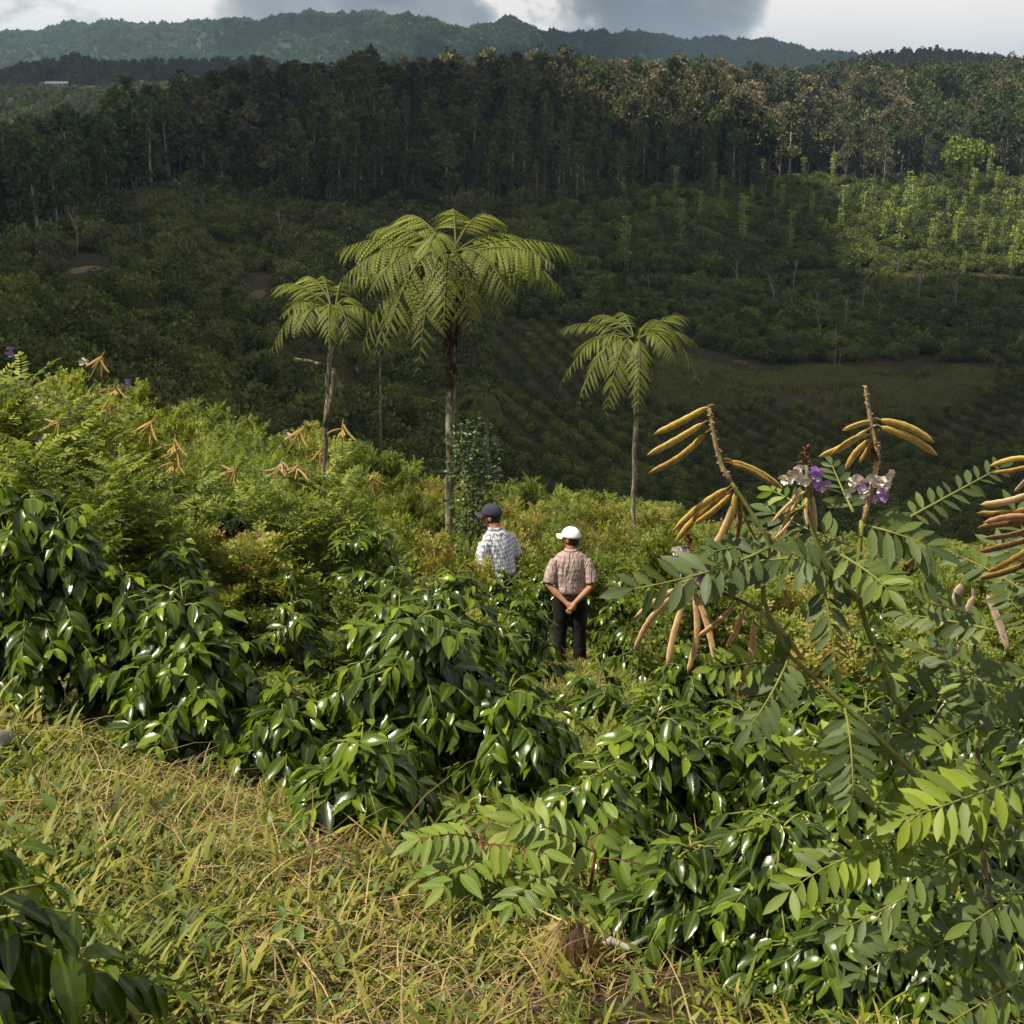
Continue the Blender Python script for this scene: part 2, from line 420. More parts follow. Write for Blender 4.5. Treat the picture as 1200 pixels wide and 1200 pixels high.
M['pale_trunk'] = solid_mat('pale_trunk', [(0.3, (0.08, 0.07, 0.055)), (0.6, (0.30, 0.28, 0.22)), (0.8, (0.48, 0.46, 0.38))], 1.2, 0.9, 0.3, 0.03, (3, 3, 1))
M['far_trunk'] = solid_mat('forest_trunk', [(0.35, (0.10, 0.085, 0.065)), (0.7, (0.32, 0.29, 0.23))], 0.8, 0.9, 0.2, rand=0.5)
def fol(name, stops, trans=0.15, objrand=0.7):
    return leaf_mat(name, stops, rough=0.65, trans=trans, objrand=objrand, noise=0.03, spec=0.2)
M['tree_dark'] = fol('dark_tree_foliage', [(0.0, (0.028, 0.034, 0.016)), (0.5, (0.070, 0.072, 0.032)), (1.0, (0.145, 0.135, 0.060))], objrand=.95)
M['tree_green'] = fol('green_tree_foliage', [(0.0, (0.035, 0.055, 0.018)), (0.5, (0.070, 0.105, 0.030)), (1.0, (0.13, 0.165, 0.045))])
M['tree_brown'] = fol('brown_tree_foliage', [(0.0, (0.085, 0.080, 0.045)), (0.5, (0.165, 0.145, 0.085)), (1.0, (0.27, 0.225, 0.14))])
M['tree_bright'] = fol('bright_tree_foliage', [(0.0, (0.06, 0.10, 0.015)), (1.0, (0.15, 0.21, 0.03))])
M['vine'] = fol('vine_foliage', [(0.0, (0.13, 0.19, 0.025)), (1.0, (0.32, 0.40, 0.06))], 0.3)
M['bush_far'] = fol('far_bush_foliage', [(0.0, (0.022, 0.032, 0.010)), (0.5, (0.068, 0.090, 0.024)), (1.0, (0.19, 0.21, 0.05))], objrand=0.6)
M['bush_olive'] = fol('olive_bush_foliage', [(0.0, (0.042, 0.046, 0.018)), (0.5, (0.085, 0.090, 0.034)), (1.0, (0.15, 0.14, 0.05))])
M['mount'] = fol('mountain_tree_foliage', [(0.0, (0.035, 0.055, 0.018)), (0.5, (0.075, 0.105, 0.030)), (1.0, (0.15, 0.18, 0.055))])

def ground_mat(name, a, b, c, sc1, sc2, bump=0.5, dist=0.05):
    m, nt = newmat(name); L = nt.links.new
    out = N(nt, 'ShaderNodeOutputMaterial'); p = N(nt, 'ShaderNodeBsdfPrincipled', i_Roughness=0.95)
    p.inputs['Specular IOR Level'].default_value = 0.1
    g = N(nt, 'ShaderNodeNewGeometry')
    t1 = N(nt, 'ShaderNodeTexNoise', i_Scale=sc1, i_Detail=6.0, i_Roughness=0.65); L(g.outputs['Position'], t1.inputs['Vector'])
    t2 = N(nt, 'ShaderNodeTexNoise', i_Scale=sc2, i_Detail=8.0, i_Roughness=0.75); L(g.outputs['Position'], t2.inputs['Vector'])
    ad = N(nt, 'ShaderNodeMath', operation='MULTIPLY_ADD', i_1=0.55); L(t2.outputs['Fac'], ad.inputs[0])
    h = N(nt, 'ShaderNodeMath', operation='MULTIPLY', i_1=0.45); L(t1.outputs['Fac'], h.inputs[0]); L(h.outputs[0], ad.inputs[2])
    r = ramp_node(nt, [(0.36, a), (0.5, b), (0.64, c)]); L(ad.outputs[0], r.inputs[0])
    L(r.outputs[0], p.inputs['Base Color'])
    bp = N(nt, 'ShaderNodeBump', i_Strength=bump, i_Distance=dist); L(t2.outputs['Fac'], bp.inputs['Height']); L(bp.outputs[0], p.inputs['Normal'])
    L(p.outputs[0], out.inputs[0])
    return m
M['soil'] = ground_mat('near_soil', (0.035, 0.025, 0.015), (0.085, 0.062, 0.034), (0.13, 0.11, 0.045), 0.6, 14, 0.8, 0.06)
M['valley'] = ground_mat('valley_ground', (0.022, 0.022, 0.010), (0.045, 0.038, 0.018), (0.085, 0.064, 0.034), 0.03, 0.6, 0.8, 0.8)
M['mountain'] = ground_mat('mountain_ground', (0.030, 0.046, 0.020), (0.050, 0.072, 0.028), (0.075, 0.095, 0.038), 0.004, 0.06, 1.0, 8)
M['dirt'] = ground_mat('bare_dirt', (0.08, 0.055, 0.030), (0.15, 0.105, 0.06), (0.22, 0.155, 0.09), 0.2, 3, 0.5, 0.1)
M['reed'] = fol('reed_foliage', [(0.0, (0.07, 0.08, 0.030)), (0.5, (0.13, 0.13, 0.048)), (1.0, (0.22, 0.20, 0.08))])
M['cloud'] = None

# ------------------------------------------------------------------ terrain meshes
def grid_mesh(name, X, Y, Z, mat):
    h, w = X.shape
    v = np.stack([X, Y, Z], -1).reshape(-1, 3)
    i = np.arange(h * w).reshape(h, w)
    f = np.stack([i[:-1, :-1], i[:-1, 1:], i[1:, 1:], i[1:, :-1]], -1).reshape(-1, 4)
    me = bpy.data.meshes.new(name)
    me.vertices.add(len(v)); me.vertices.foreach_set('co', v.astype(np.float32).ravel())
    me.loops.add(f.size); me.loops.foreach_set('vertex_index', f.astype(np.int32).ravel())
    me.polygons.add(len(f)); me.polygons.foreach_set('loop_start', np.arange(0, f.size, 4, dtype=np.int32))
    me.polygons.foreach_set('loop_total', np.full(len(f), 4, np.int32))
    me.polygons.foreach_set('use_smooth', np.ones(len(f), bool))
    me.materials.append(mat); me.update(calc_edges=True)
    return me
xs = np.linspace(-26, 26, 260); ys = np.linspace(-14, 44, 290)
X, Y = np.meshgrid(xs, ys); Z = Hh(X, Y)
tag(put('near_hillside_ground', grid_mesh('near_hillside_ground', X, Y, Z, M['soil'])), kind='structure')
us = np.linspace(-0.95, 0.95, 420); yd = np.exp(np.linspace(math.log(40), math.log(1700), 330))
U, Yg = np.meshgrid(us, yd); Xg = U * Yg
tag(put('valley_ground', grid_mesh('valley_ground', Xg, Yg, Hh(Xg, Yg) - 0.05, M['valley'])), kind='structure')
us = np.linspace(-0.9, 0.9, 520); yd = np.concatenate([np.linspace(1650, 3900, 230), np.linspace(3950, 9000, 20)])
U, Yg = np.meshgrid(us, yd); Xg = U * Yg
tag(put('far_mountains', grid_mesh('far_mountains', Xg, Yg, Hh(Xg, Yg) - 0.1, M['mountain'])), kind='structure')

# ------------------------------------------------------------------ clouds that shade the valley
def shade(x, y, z):
    """how deep a place lies in cloud shadow, read off the photograph"""
    px, row = proj(x, y, z)
    n = fbm(x / 60, y / 60, 77) - 0.5
    s = np.ones_like(x)
    s = np.where(y < 30, 0, s)
    # near hill in sun, shadow begins past its crest
    edge = np.interp(x / np.maximum(y, 1), [-0.6, -0.42, -0.27, -0.1, 0, 0.5], [22, 24, 28, 33, 36, 38])
    s = np.where(y < edge, 0, 1.0)
    # sunlit terrace at the right
    d = np.minimum(np.minimum((px - 835) / 230.0, (y - 296) / 22.0), (452 - y) / 14.0)
    n2 = fbm(x / 22, y / 22, 78) - 0.5
    s = np.where((y > 200) & (d + n * 0.9 + n2 * 0.8 > 0.12), 0, s)
    # top of the ridge and the tree tops behind
    d2 = np.where(px > 640, y - 412, np.where(px > 380, y - 478, np.where(px > 250, y - 600, y - 560)))
    s = np.where((d2 + n * 40 > 0) & (y < 930), 0, s)
    s = np.where((y > 930) & (y < 1650) & (n < 0.22), 1, s)
    big = fbm(x / 520.0 + 3.1, y / 700.0, 91, 3)
    lit = (px < 620) & (big > 0.44) | (big > 0.60)
    s = np.where(y >= 1650, np.where(lit, 0, 1), s)
    return s
def make_cloud(name, label, hc, x0, x1, y0, y1, cell, thick, ymin, ymax, umax=0.8):
    xs = np.arange(x0, x1, cell); ys = np.arange(y0, y1, cell)
    CX, CY = np.meshgrid(xs, ys)
    z = np.full_like(CX, -20.0)
    for _ in range(6):
        gx = CX - SUN.x / SUN.z * (hc - z); gy = CY - SUN.y / SUN.z * (hc - z)
        z = Hh(gx, gy)
    s = shade(gx, gy, z)
    s = np.where((gy < ymin) | (gy > ymax) | (np.abs(gx) > umax * np.maximum(gy, 60)), 0, s)
    w = s.copy()
    for _ in range(5):
        w = (w + np.roll(w, 1, 0) + np.roll(w, -1, 0) + np.roll(w, 1, 1) + np.roll(w, -1, 1)) / 5
    w = np.clip(w * 1.6 - 0.6, 0, 1) * s
    ln = fbm(CX / (thick * 1.2), CY / (thick * 1.2), 55, 4)
    top = hc + thick * np.sqrt(w) * (0.4 + 1.1 * ln)
    bot = hc - thick * 0.12 * w * ln
    h, wd = CX.shape
    idx = np.arange(h * wd).reshape(h, wd)
    ok = (s[:-1, :-1] + s[1:, :-1] + s[:-1, 1:] + s[1:, 1:]) >= 3
    f = np.stack([idx[:-1, :-1], idx[:-1, 1:], idx[1:, 1:], idx[1:, :-1]], -1)[ok]
    v = np.concatenate([np.stack([CX, CY, top], -1).reshape(-1, 3), np.stack([CX, CY, bot], -1).reshape(-1, 3)])
    f = np.concatenate([f, f[:, ::-1] + h * wd])
    used = np.zeros(len(v), bool); used[f.ravel()] = True
    remap = np.cumsum(used) - 1
    v = v[used]; f = remap[f]
    me = bpy.data.meshes.new(name)
    me.vertices.add(len(v)); me.vertices.foreach_set('co', v.astype(np.float32).ravel())
    me.loops.add(f.size); me.loops.foreach_set('vertex_index', f.astype(np.int32).ravel())
    me.polygons.add(len(f)); me.polygons.foreach_set('loop_start', np.arange(0, f.size, 4, dtype=np.int32))
    me.polygons.foreach_set('loop_total', np.full(len(f), 4, np.int32))
    me.polygons.foreach_set('use_smooth', np.ones(len(f), bool))
    me.materials.append(M['cloud']); me.update(calc_edges=True)
    o = put(name, me); o['kind'] = 'structure'
    return o
m, nt = newmat('cloud'); 
o_ = N(nt, 'ShaderNodeOutputMaterial'); d_ = N(nt, 'ShaderNodeBsdfDiffuse'); t_ = N(nt, 'ShaderNodeBsdfTranslucent'); x_ = N(nt, 'ShaderNodeMixShader')
d_.inputs[0].default_value = (0.8, 0.8, 0.8, 1); t_.inputs[0].default_value = (0.75, 0.77, 0.8, 1)
nt.links.new(d_.outputs[0], x_.inputs[1]); nt.links.new(t_.outputs[0], x_.inputs[2]); x_.inputs[0].default_value = 0.3
nt.links.new(x_.outputs[0], o_.inputs[0]); M['cloud'] = m
HC = 640.0
ox, oy = SUN.x / SUN.z * HC, SUN.y / SUN.z * HC
make_cloud('sky_cloud', '', HC, ox - 780, ox + 780, oy - 20, oy + 960, 5.0, 60, 0, 930)
make_cloud('sky_cloud', '', HC + 60, ox - 3400, ox + 3400, oy + 700, oy + 4600, 40.0, 160, 930, 4300)

# ------------------------------------------------------------------ leaf templates
def leaf_t(n=6, w=0.42, droop=0.25, fold=0.12, wave=0.02, tipx=0.0, belly=0.45, wide=1):
    v = [(0, 0, 0)]; uv = [(0.5, 0)]; f = []
    for i in range(1, n):
        t = i / n
        ww = w * 0.5 * (math.sin(math.pi * t ** (math.log(0.5) / math.log(belly)))) ** 0.85
        z = -droop * t * t
        wv = wave * math.sin(i * 2.6)
        v += [(-ww, t, z + fold * ww + wv), (tipx * t * t, t, z), (ww, t, z + fold * ww - wv)]
        uv += [(0.5 - ww, t), (0.5, t), (0.5 + ww, t)]
    v.append((tipx, 1.0, -droop)); uv.append((0.5, 1))
    f += [(0, 2, 1), (0, 3, 2)]
    for i in range(n - 2):
        a = 1 + i * 3
        f += [(a, a + 1, a + 4, a + 3), (a + 1, a + 2, a + 5, a + 4)]
    a = 1 + (n - 2) * 3
    k = len(v) - 1
    f += [(a, a + 1, k), (a + 1, a + 2, k)]
    return T(v, f, uv)
LEAFS = [leaf_t(7, 0.46, 0.34, 0.35, 0.026), leaf_t(7, 0.48, 0.50, 0.28, 0.024, 0.06), leaf_t(7, 0.38, 0.20, 0.45, 0.016, -0.07), leaf_t(7, 0.42, 0.70, 0.3, 0.022, 0.04)]
LEAF_LO = leaf_t(3, 0.42, 0.30, 0.3, 0.0)
LFT = leaf_t(5, 0.34, 0.10, 0.18, 0.004, 0, 0.5)        # oblong leaflet
LFT_LO = T([(0, 0, 0), (-0.24, 0.55, 0.05), (0.24, 0.55, 0.05), (0, 1, -0.06)], [(0, 2, 1), (1, 2, 3)], [(.5, 0), (.35, .5), (.65, .5), (.5, 1)])
SAP = leaf_t(7, 0.32, 0.22, 0.25, 0.012, 0, 0.42)
QUAD = T([(-0.5, 0, 0), (0.5, 0.1, 0.05), (0.35, 1, -0.1), (-0.4, 0.85, 0.1)], [(0, 1, 2, 3)], [(0, 0), (1, 0), (1, 1), (0, 1)])
TRI = T([(-0.5, 0, 0), (0.5, 0, 0.05), (0.0, 1, -0.1)], [(0, 1, 2)], [(0, 0), (1, 0), (.5, 1)])

def ball(n=6, m=5):
    v = []; f = []
    for i in range(m + 1):
        ph = math.pi * i / m
        for k in range(n): th = 2 * math.pi * k / n; v.append((math.sin(ph) * math.cos(th), math.sin(ph) * math.sin(th), math.cos(ph)))
    for i in range(m):
        for k in range(n): f.append((i * n + k, (i + 1) * n + k, (i + 1) * n + (k + 1) % n, i * n + (k + 1) % n))
    return T(v, f)
BERRY = ball(); M['berry'] = solid_mat('green_berry', [(.3, (.12, .17, .02)), (.7, (.22, .25, .03))], 40, .4, .1, obj=False)
# shared coffee leaf meshes with baked tones (young tips pale, old and inner leaves darkened for shade)
COFFEE = {}
for k, tp in enumerate(LEAFS):
    for q, tone in enumerate([0.10, 0.28, 0.45, 0.62, 0.80, 0.95]):
        b = MB().many(tp, np.eye(4)[None], tone); COFFEE[(k, q)] = b.mesh('coffee_leaf', M['coffee'])
TONES = np.array([0.10, 0.28, 0.45, 0.62, 0.80, 0.95])

def coffee_layout(r, h, rad, nb, L):
    """branches and leaf frames for one coffee bush, local to its base"""
    br = []; pos = []; dr = []; up = []; sz = []; tn = []
    nst = max(1, int(r.integers(2, 4)))
    stems = []
    for s in range(nst):
        a = r.uniform(0, 6.28); lean = rad * 0.28 * (0.3 if s == 0 else 1)
        top = np.array([math.cos(a) * lean, math.sin(a) * lean, h * (0.93 if s == 0 else r.uniform(0.7, 0.9))])
        stems.append(top)
    for i in range(nb):
        st = stems[i % nst]
        t = 0.16 + 0.84 * (max(0, i + r.uniform(-0.5, 0.5)) / nb) ** 0.8
        t = min(max(t, 0.12), 1.0)
        root = st * t * np.array([1, 1, 1.0])
        az = i * 2.39996 + r.uniform(-0.4, 0.4)
        prof = (1.0 - 0.75 * max(0, t - 0.45) / 0.55) * (0.75 + 0.25 * min(1, t / 0.3))
        ln = rad * prof * r.uniform(0.75, 1.15)
        el0 = R(r.uniform(15, 40) + 30 * max(0, t - 0.7) / 0.3)
        d0 = np.array([math.cos(az) * math.cos(el0), math.sin(az) * math.cos(el0), math.sin(el0)])
        n = 6
        pts = [root]
        d = d0.copy()
        for k in range(n):
            d = nrm(d + np.array([0, 0, -0.17 - 0.05 * r.random()]))
            pts.append(pts[-1] + d * ln / n)
        pts = np.array(pts)
        pts[:, 2] = np.maximum(pts[:, 2], 0.04)
        br.append(pts)
        # nodes
        node = max(0.035, L * 0.38)
        cnt = max(4, int(ln * 0.85 / node))
        cnt = min(cnt, 11)
        for c in range(cnt):
            q = 1.0 - c * node / ln
            if q < 0.15: break
            fi = q * n; i0 = min(int(fi), n - 1); p = pts[i0] + (pts[i0 + 1] - pts[i0]) * (fi - i0)
            dd = nrm(pts[i0 + 1] - pts[i0])
            side = nrm(np.cross(dd, np.array([0, 0, 1.0])) + 1e-6)
            if c % 2: side = nrm(side * 0.75 + np.cross(dd, side) * 0.35 * r.choice([-1, 1]))
            for sg in (-1, 1):
                if r.random() < 0.06: continue
                tip = c == 0
                w = r.uniform(0.55, 1.0)
                droop = r.uniform(0.1, 1.05) if not tip else r.uniform(-0.3, 0.4)
                v = dd * (0.75 if not tip else 0.9) * r.uniform(0.6, 1.2) + side * sg * w + np.array([0, 0, -droop]) + r.normal(0, 0.20, 3)
                size = L * (r.uniform(0.85, 1.15) if c > 1 else (r.uniform(0.45, 0.7) if tip else r.uniform(0.75, 0.95)))
                pos.append(p); dr.append(v); sz.append(size)
                up.append(np.array([0, 0, 1.0]) + dd * 0.5 + side * sg * 0.25 + r.normal(0, 0.28, 3))
                base = 0.48 - 0.05 * c + 0.15 * r.normal()  # darker towards the stem: age, plus shade inside the bush put into the tone
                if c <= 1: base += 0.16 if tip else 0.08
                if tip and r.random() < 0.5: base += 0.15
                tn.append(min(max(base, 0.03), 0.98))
    return stems, br, np.array(pos), np.array(dr), np.array(up), np.array(sz), np.array(tn)

def coffee_bush(seed, loc, h, rad, nb, L, label, group=None, nparts=300, name='coffee_bush', cat='coffee bush'):
    r = np.random.default_rng(seed)
    h *= 1.06; rad *= 1.12; nb = int(nb * 1.15); L *= 0.93
    COFFEE_AT.append((loc[0], loc[1], rad))
    stems, br, pos, dr, up, sz, tn = coffee_layout(r, h, rad, nb, L)
    root = empty(name, loc, label, cat, group)
    sb = MB()
    for s in stems:
        sb.tube([(0, 0, -0.15), tuple(s * np.array([0.5, 0.5, 0.5])), tuple(s * 0.9)], [0.018, 0.012, 0.004], 6)
    put('stem', sb.mesh('stem', M['stem_brown']), root)
    bb = MB()
    for p in br: bb.tube([tuple(a) for a in p[::2]], [0.005, 0.004, 0.003, 0.002][:len(p[::2])], 4)
    put('branch', bb.mesh('branch', M['stem_green']), root, kind='stuff')
    if loc[1] < 4 and loc[0] > .4: tn = np.clip(tn - .16, .02, 1)  # shade of the flowering shrub put into these leaf tones
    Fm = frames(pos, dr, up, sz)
    cd = nrm(-np.array(loc) + np.array([0, 0, 0.0]))
    score = pos @ cd + 0.35 * r.random(len(pos)) * rad
    order = np.argsort(-score)
    kk = r.integers(0, 4, len(pos)); q = np.abs(tn[:, None] - TONES[None]).argmin(1)
    for i in order[:nparts]:
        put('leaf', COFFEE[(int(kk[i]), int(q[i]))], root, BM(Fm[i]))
    rest = order[nparts:]
    if len(rest):
        mb = MB()
        for k in range(4):
            sel = rest[kk[rest] == k]
            if len(sel): mb.many(LEAFS[k] if L * 1500 / max(2, -loc[2] * 0.3 + loc[1]) > 25 else LEAF_LO, Fm[sel], tn[sel])
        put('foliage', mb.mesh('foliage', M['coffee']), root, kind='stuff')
    if loc[1] < 4.9 and loc[0] > .3:
        k = order[r.random(len(order)) < .10]; k = k[:60]; bp_ = np.repeat(pos[k], 4, 0) + r.normal(0, .010, (len(k) * 4, 3)) - [0, 0, .006]
        put('berries', MB().many(BERRY, frames(bp_, r.normal(0, 1, bp_.shape), [0, 0, 1.0], r.uniform(.0055, .008, len(bp_))), .5).mesh('berries', M['berry']), root, kind='stuff')
    return root

def at(px, y, toprow, half):
    x, yy, z = gpos(px, y)
    d = y * CT - z * ST
    h = max(0.25, y * float(slope(toprow)) - z)
    return (x, y, z), h, half * d / F
COFFEE_AT = []
BUSH = [
 # px, y, toprow, halfwidth, branches, leaf, parts, label
 (60, 6.1, 566, 125, 120, .150, 300, 'tall dark coffee bush at the left edge above the grassy bank'),
 (165, 6.0, 665, 60, 50, .145, 200, 'coffee bush squeezed between the tall left bush and the rounded glossy one'),
 (240, 5.4, 697, 105, 95, .150, 300, 'rounded glossy coffee bush right of the tall left one, shading the grass'),
 (335, 5.0, 800, 70, 45, .145, 250, 'low coffee bush in the gap left of the big central one'),
 (500, 5.2, 712, 135, 110, .155, 300, 'big sprawling coffee bush in the centre, its crown below the man in the checked shirt'),
 (420, 4.25, 868, 90, 60, .160, 300, 'coffee bush hanging over the grass at the foot of the big central one'),
 (590, 5.0, 800, 85, 60, .150, 300, 'coffee bush at the right shoulder of the big central one, beside the dry path'),
 (545, 8.3, 668, 75, 60, .150, 200, 'coffee bush directly below the man in the checked shirt'),
 (615, 9.0, 690, 45, 45, .145, 160, 'coffee bush touching the left leg of the white-capped man'),
 (760, 4.5, 822, 95, 80, .150, 300, 'dark coffee bush below the dry path at the right of the centre'),
 (870, 4.7, 835, 85, 70, .145, 300, 'coffee bush under the hanging brown pods'),
 (700, 4.0, 905, 70, 45, .140, 250, 'shaded coffee bush behind the pinnate sapling'),
 (800, 3.25, 985, 75, 60, .120, 300, 'dark leafy coffee bush right of the dead stump'),
 (900, 3.05, 965, 100, 80, .115, 300, 'coffee bush under the tips of the big lower pinnate leaves'),
 (1035, 2.95, 1010, 100, 80, .115, 300, 'coffee bush under the large pinnate leaves at the lower right'),
 (1165, 2.85, 1050, 100, 70, .115, 300, 'coffee bush in the bottom right corner'),
 (960, 2.75, 1120, 90, 50, .110, 250, 'low dark coffee bush at the bottom edge, right of the centre'),
 (1090, 2.65, 1140, 90, 50, .110, 250, 'low dark coffee bush at the bottom edge beside the corner bush'),
 (960, 3.9, 905, 100, 80, .130, 300, 'coffee bush behind the lower pinnate leaves, left of their green stem'),
 (1100, 3.9, 900, 100, 70, .130, 250, 'coffee bush behind the bright lime leaf at the right'),
 (1200, 4.2, 880, 90, 60, .130, 200, 'coffee bush cut by the right edge behind the bright lime leaf'),
 (1010, 5.2, 830, 100, 70, .140, 250, 'coffee bush behind the middle of the green stem'),
 (700, 7.6, 782, 48, 26, .150, 120, 'low coffee plant on the ground in front of the feet of the white-capped man'),
 (800, 7.4, 765, 70, 50, .145, 200, 'coffee bush behind the lower left pod cluster'),
 (960, 6.4, 800, 90, 60, .140, 220, 'coffee bush in the thicket below the purple flowers'),
 (1090, 7.0, 790, 90, 60, .140, 200, 'coffee bush behind the grey dried pods'),
 (1190, 6.0, 850, 90, 60, .140, 200, 'coffee bush at the right edge behind the torn dry pod'),
 (285, 10.3, 592, 52, 50, .150, 160, 'coffee bush standing alone in the thicket left of the tree fern trunk'),
 (432, 10.0, 603, 60, 60, .150, 180, 'coffee bush with shining leaves just left of the tall tree fern trunk'),
 (215, 8.6, 628, 45, 40, .145, 120, 'small coffee bush behind the tall left bush'),
 (350, 8.4, 668, 45, 30, .140, 100, 'sparse coffee bush behind the rounded glossy one'),
 (470, 8.8, 660, 45, 40, .145, 120, 'coffee bush behind the crown of the big central one'),
 (588, 12.0, 664, 40, 45, .150, 120, 'coffee bush hiding the lower body of the man in the checked shirt'),
 (735, 12.6, 662, 40, 45, .145, 120, 'coffee bush just right of the white-capped man'),
 (775, 11.0, 690, 45, 45, .145, 120, 'coffee bush two steps right of the white-capped man'),
 (850, 11.5, 690, 50, 45, .145, 120, 'coffee bush behind the lower left pod cluster and its leaves'),
 (1020, 10.5, 700, 60, 45, .145, 120, 'coffee bush below the pair of dark pods'),
 (655, 15.2, 655, 50, 45, .145, 100, 'coffee bush just beyond the white-capped man'),
]
for i, (px, y, tr, hw, nb, L, npart, lab) in enumerate(BUSH):
    loc, h, rad = at(px, y, tr, hw)
    coffee_bush(100 + i, loc, h, rad, nb, L, lab, 'coffee bushes on the near slope', npart)
# the near plant at the bottom left corner
coffee_bush(400, (-1.10, 1.95, H(-1.10, 1.95) - 0.02), 0.60, 0.42, 40, .120, 'close coffee plant with big dark leaves in the bottom left corner', 'coffee bushes on the near slope', 200)

# ------------------------------------------------------------------ pinnate leaves
def bez(p0, p1, p2, n):
    t = np.linspace(0, 1, n)[:, None]
    return (1 - t) ** 2 * np.array(p0) + 2 * t * (1 - t) * np.array(p1) + t * t * np.array(p2)
def pinnate_frames(r, base, tip, npair, ll, up, arch=0.12, hang=0.25, terminal=True, start=0.15, splay=1.0):
    base = np.array(base, float); tip = np.array(tip, float)
    ln = np.linalg.norm(tip - base); upv = nrm(np.array(up, float))
    mid = (base + tip) / 2 + upv * ln * arch + r.normal(0, 0.05, 3) * ln
    C = bez(base, mid, tip, 13)
    pos = []; dr = []; ups = []; sz = []
    for i in range(npair):
        t = start + (0.97 - start) * i / max(1, npair - 1)
        fi = t * 12; k = min(int(fi), 11); p = C[k] + (C[k + 1] - C[k]) * (fi - k); d = nrm(C[k + 1] - C[k])
        side = nrm(np.cross(d, upv))
        for sg in (-1, 1):
            if r.random() < 0.04: continue
            v = d * (0.45 + 0.4 * t) + side * sg * splay + upv * (-hang) + r.normal(0, 0.13, 3)
            pos.append(p); dr.append(v); ups.append(upv + r.normal(0, 0.32, 3))
            sz.append(ll * (0.8 + 0.3 * math.sin(math.pi * min(1, t * 1.05))) * r.uniform(0.78, 1.12))
    if terminal:
        pos.append(C[-1]); dr.append(nrm(C[-1] - C[-2]) - upv * 0.1); ups.append(upv); sz.append(ll)
    return C, frames(np.array(pos), np.array(dr), np.array(ups), np.array(sz))

LFTM = {}
for q, tone in enumerate([0.05, 0.25, 0.45, 0.7, 0.95]):
    for k, (ww, dp) in enumerate([(0.30, 0.06), (0.34, 0.14), (0.28, 0.2)]):
        LFTM[(q, k)] = MB().many(leaf_t(5, ww, dp, 0.2, 0.004, 0, 0.52), np.eye(4)[None], tone).mesh('leaflet', M['teph'])
SAPM = {}
for q, tone in enumerate([0.1, 0.35, 0.6, 0.9]):
    for k in range(2):
        SAPM[(q, k)] = MB().many(leaf_t(7, 0.33, 0.18 + 0.2 * k, 0.25, 0.014, 0.02 * k, 0.42), np.eye(4)[None], tone).mesh('leaflet', M['sapling'])
def pinnate_part(r, root, base, tip, npair, ll, up, tone, table, nq, stemmat, **kw):
    C, Fm = pinnate_frames(r, base, tip, npair, ll, up, **kw)
    b = MB().tube([tuple(p) for p in C[::2]], [0.0026, 0.0024, 0.0021, 0.0018, 0.0015, 0.0012, 0.0008], 5)
    leaf = put('leaf', b.mesh('leaf', stemmat), root)
    for m_ in Fm:
        q = int(np.clip(round(tone * (nq - 1) + r.normal(0, 0.45)), 0, nq - 1)); k = int(r.integers(0, 2))
        put('leaflet', table[(q, k)], leaf, BM(m_))
    return leaf

# ------------------------------------------------------------------ the flowering bean shrub in the right foreground
def pod_mesh(b, p0, p1, w, th, bend, tone, mi, r):
    """flattened curved pod from p0 to p1"""
    p0 = np.array(p0); p1 = np.array(p1); d = p1 - p0; ln = np.linalg.norm(d); d = d / ln
    side = nrm(np.cross(d, np.array([0, 1.0, 0.15]))); nor = np.cross(side, d)
    n = 12; vs = []; fs = []; K = 8; uv = []
    for i in range(n + 1):
        t = i / n
        c = p0 + d * ln * t + side * bend * ln * math.sin(math.pi * t) + np.array([0, 0, -0.02 * ln * t * t])
        prof = 0.10 + 0.90 * math.sin(math.pi * (0.04 + 0.93 * t)) ** 0.25
        if i == 0: prof = 0.22
        if i == n: prof = 0.10
        prof *= 1 + 0.07 * math.sin(i * 2.4 + ln * 90)
        if i == n: c = c + d * 0.003
        for k in range(K):
            q = 2 * math.pi * k / K
            off = side * math.cos(q) * w * prof + nor * math.sin(q) * th * prof
            vs.append(c + off); uv.append((k / K, t))
    for i in range(n):
        for k in range(K):
            fs.append((i * K + k, i * K + (k + 1) % K, (i + 1) * K + (k + 1) % K, (i + 1) * K + k))
    fs.append(tuple(range(K))[::-1]); fs.append(tuple(n * K + k for k in range(K)))
    b.raw(vs, fs, tone, mi, uv)
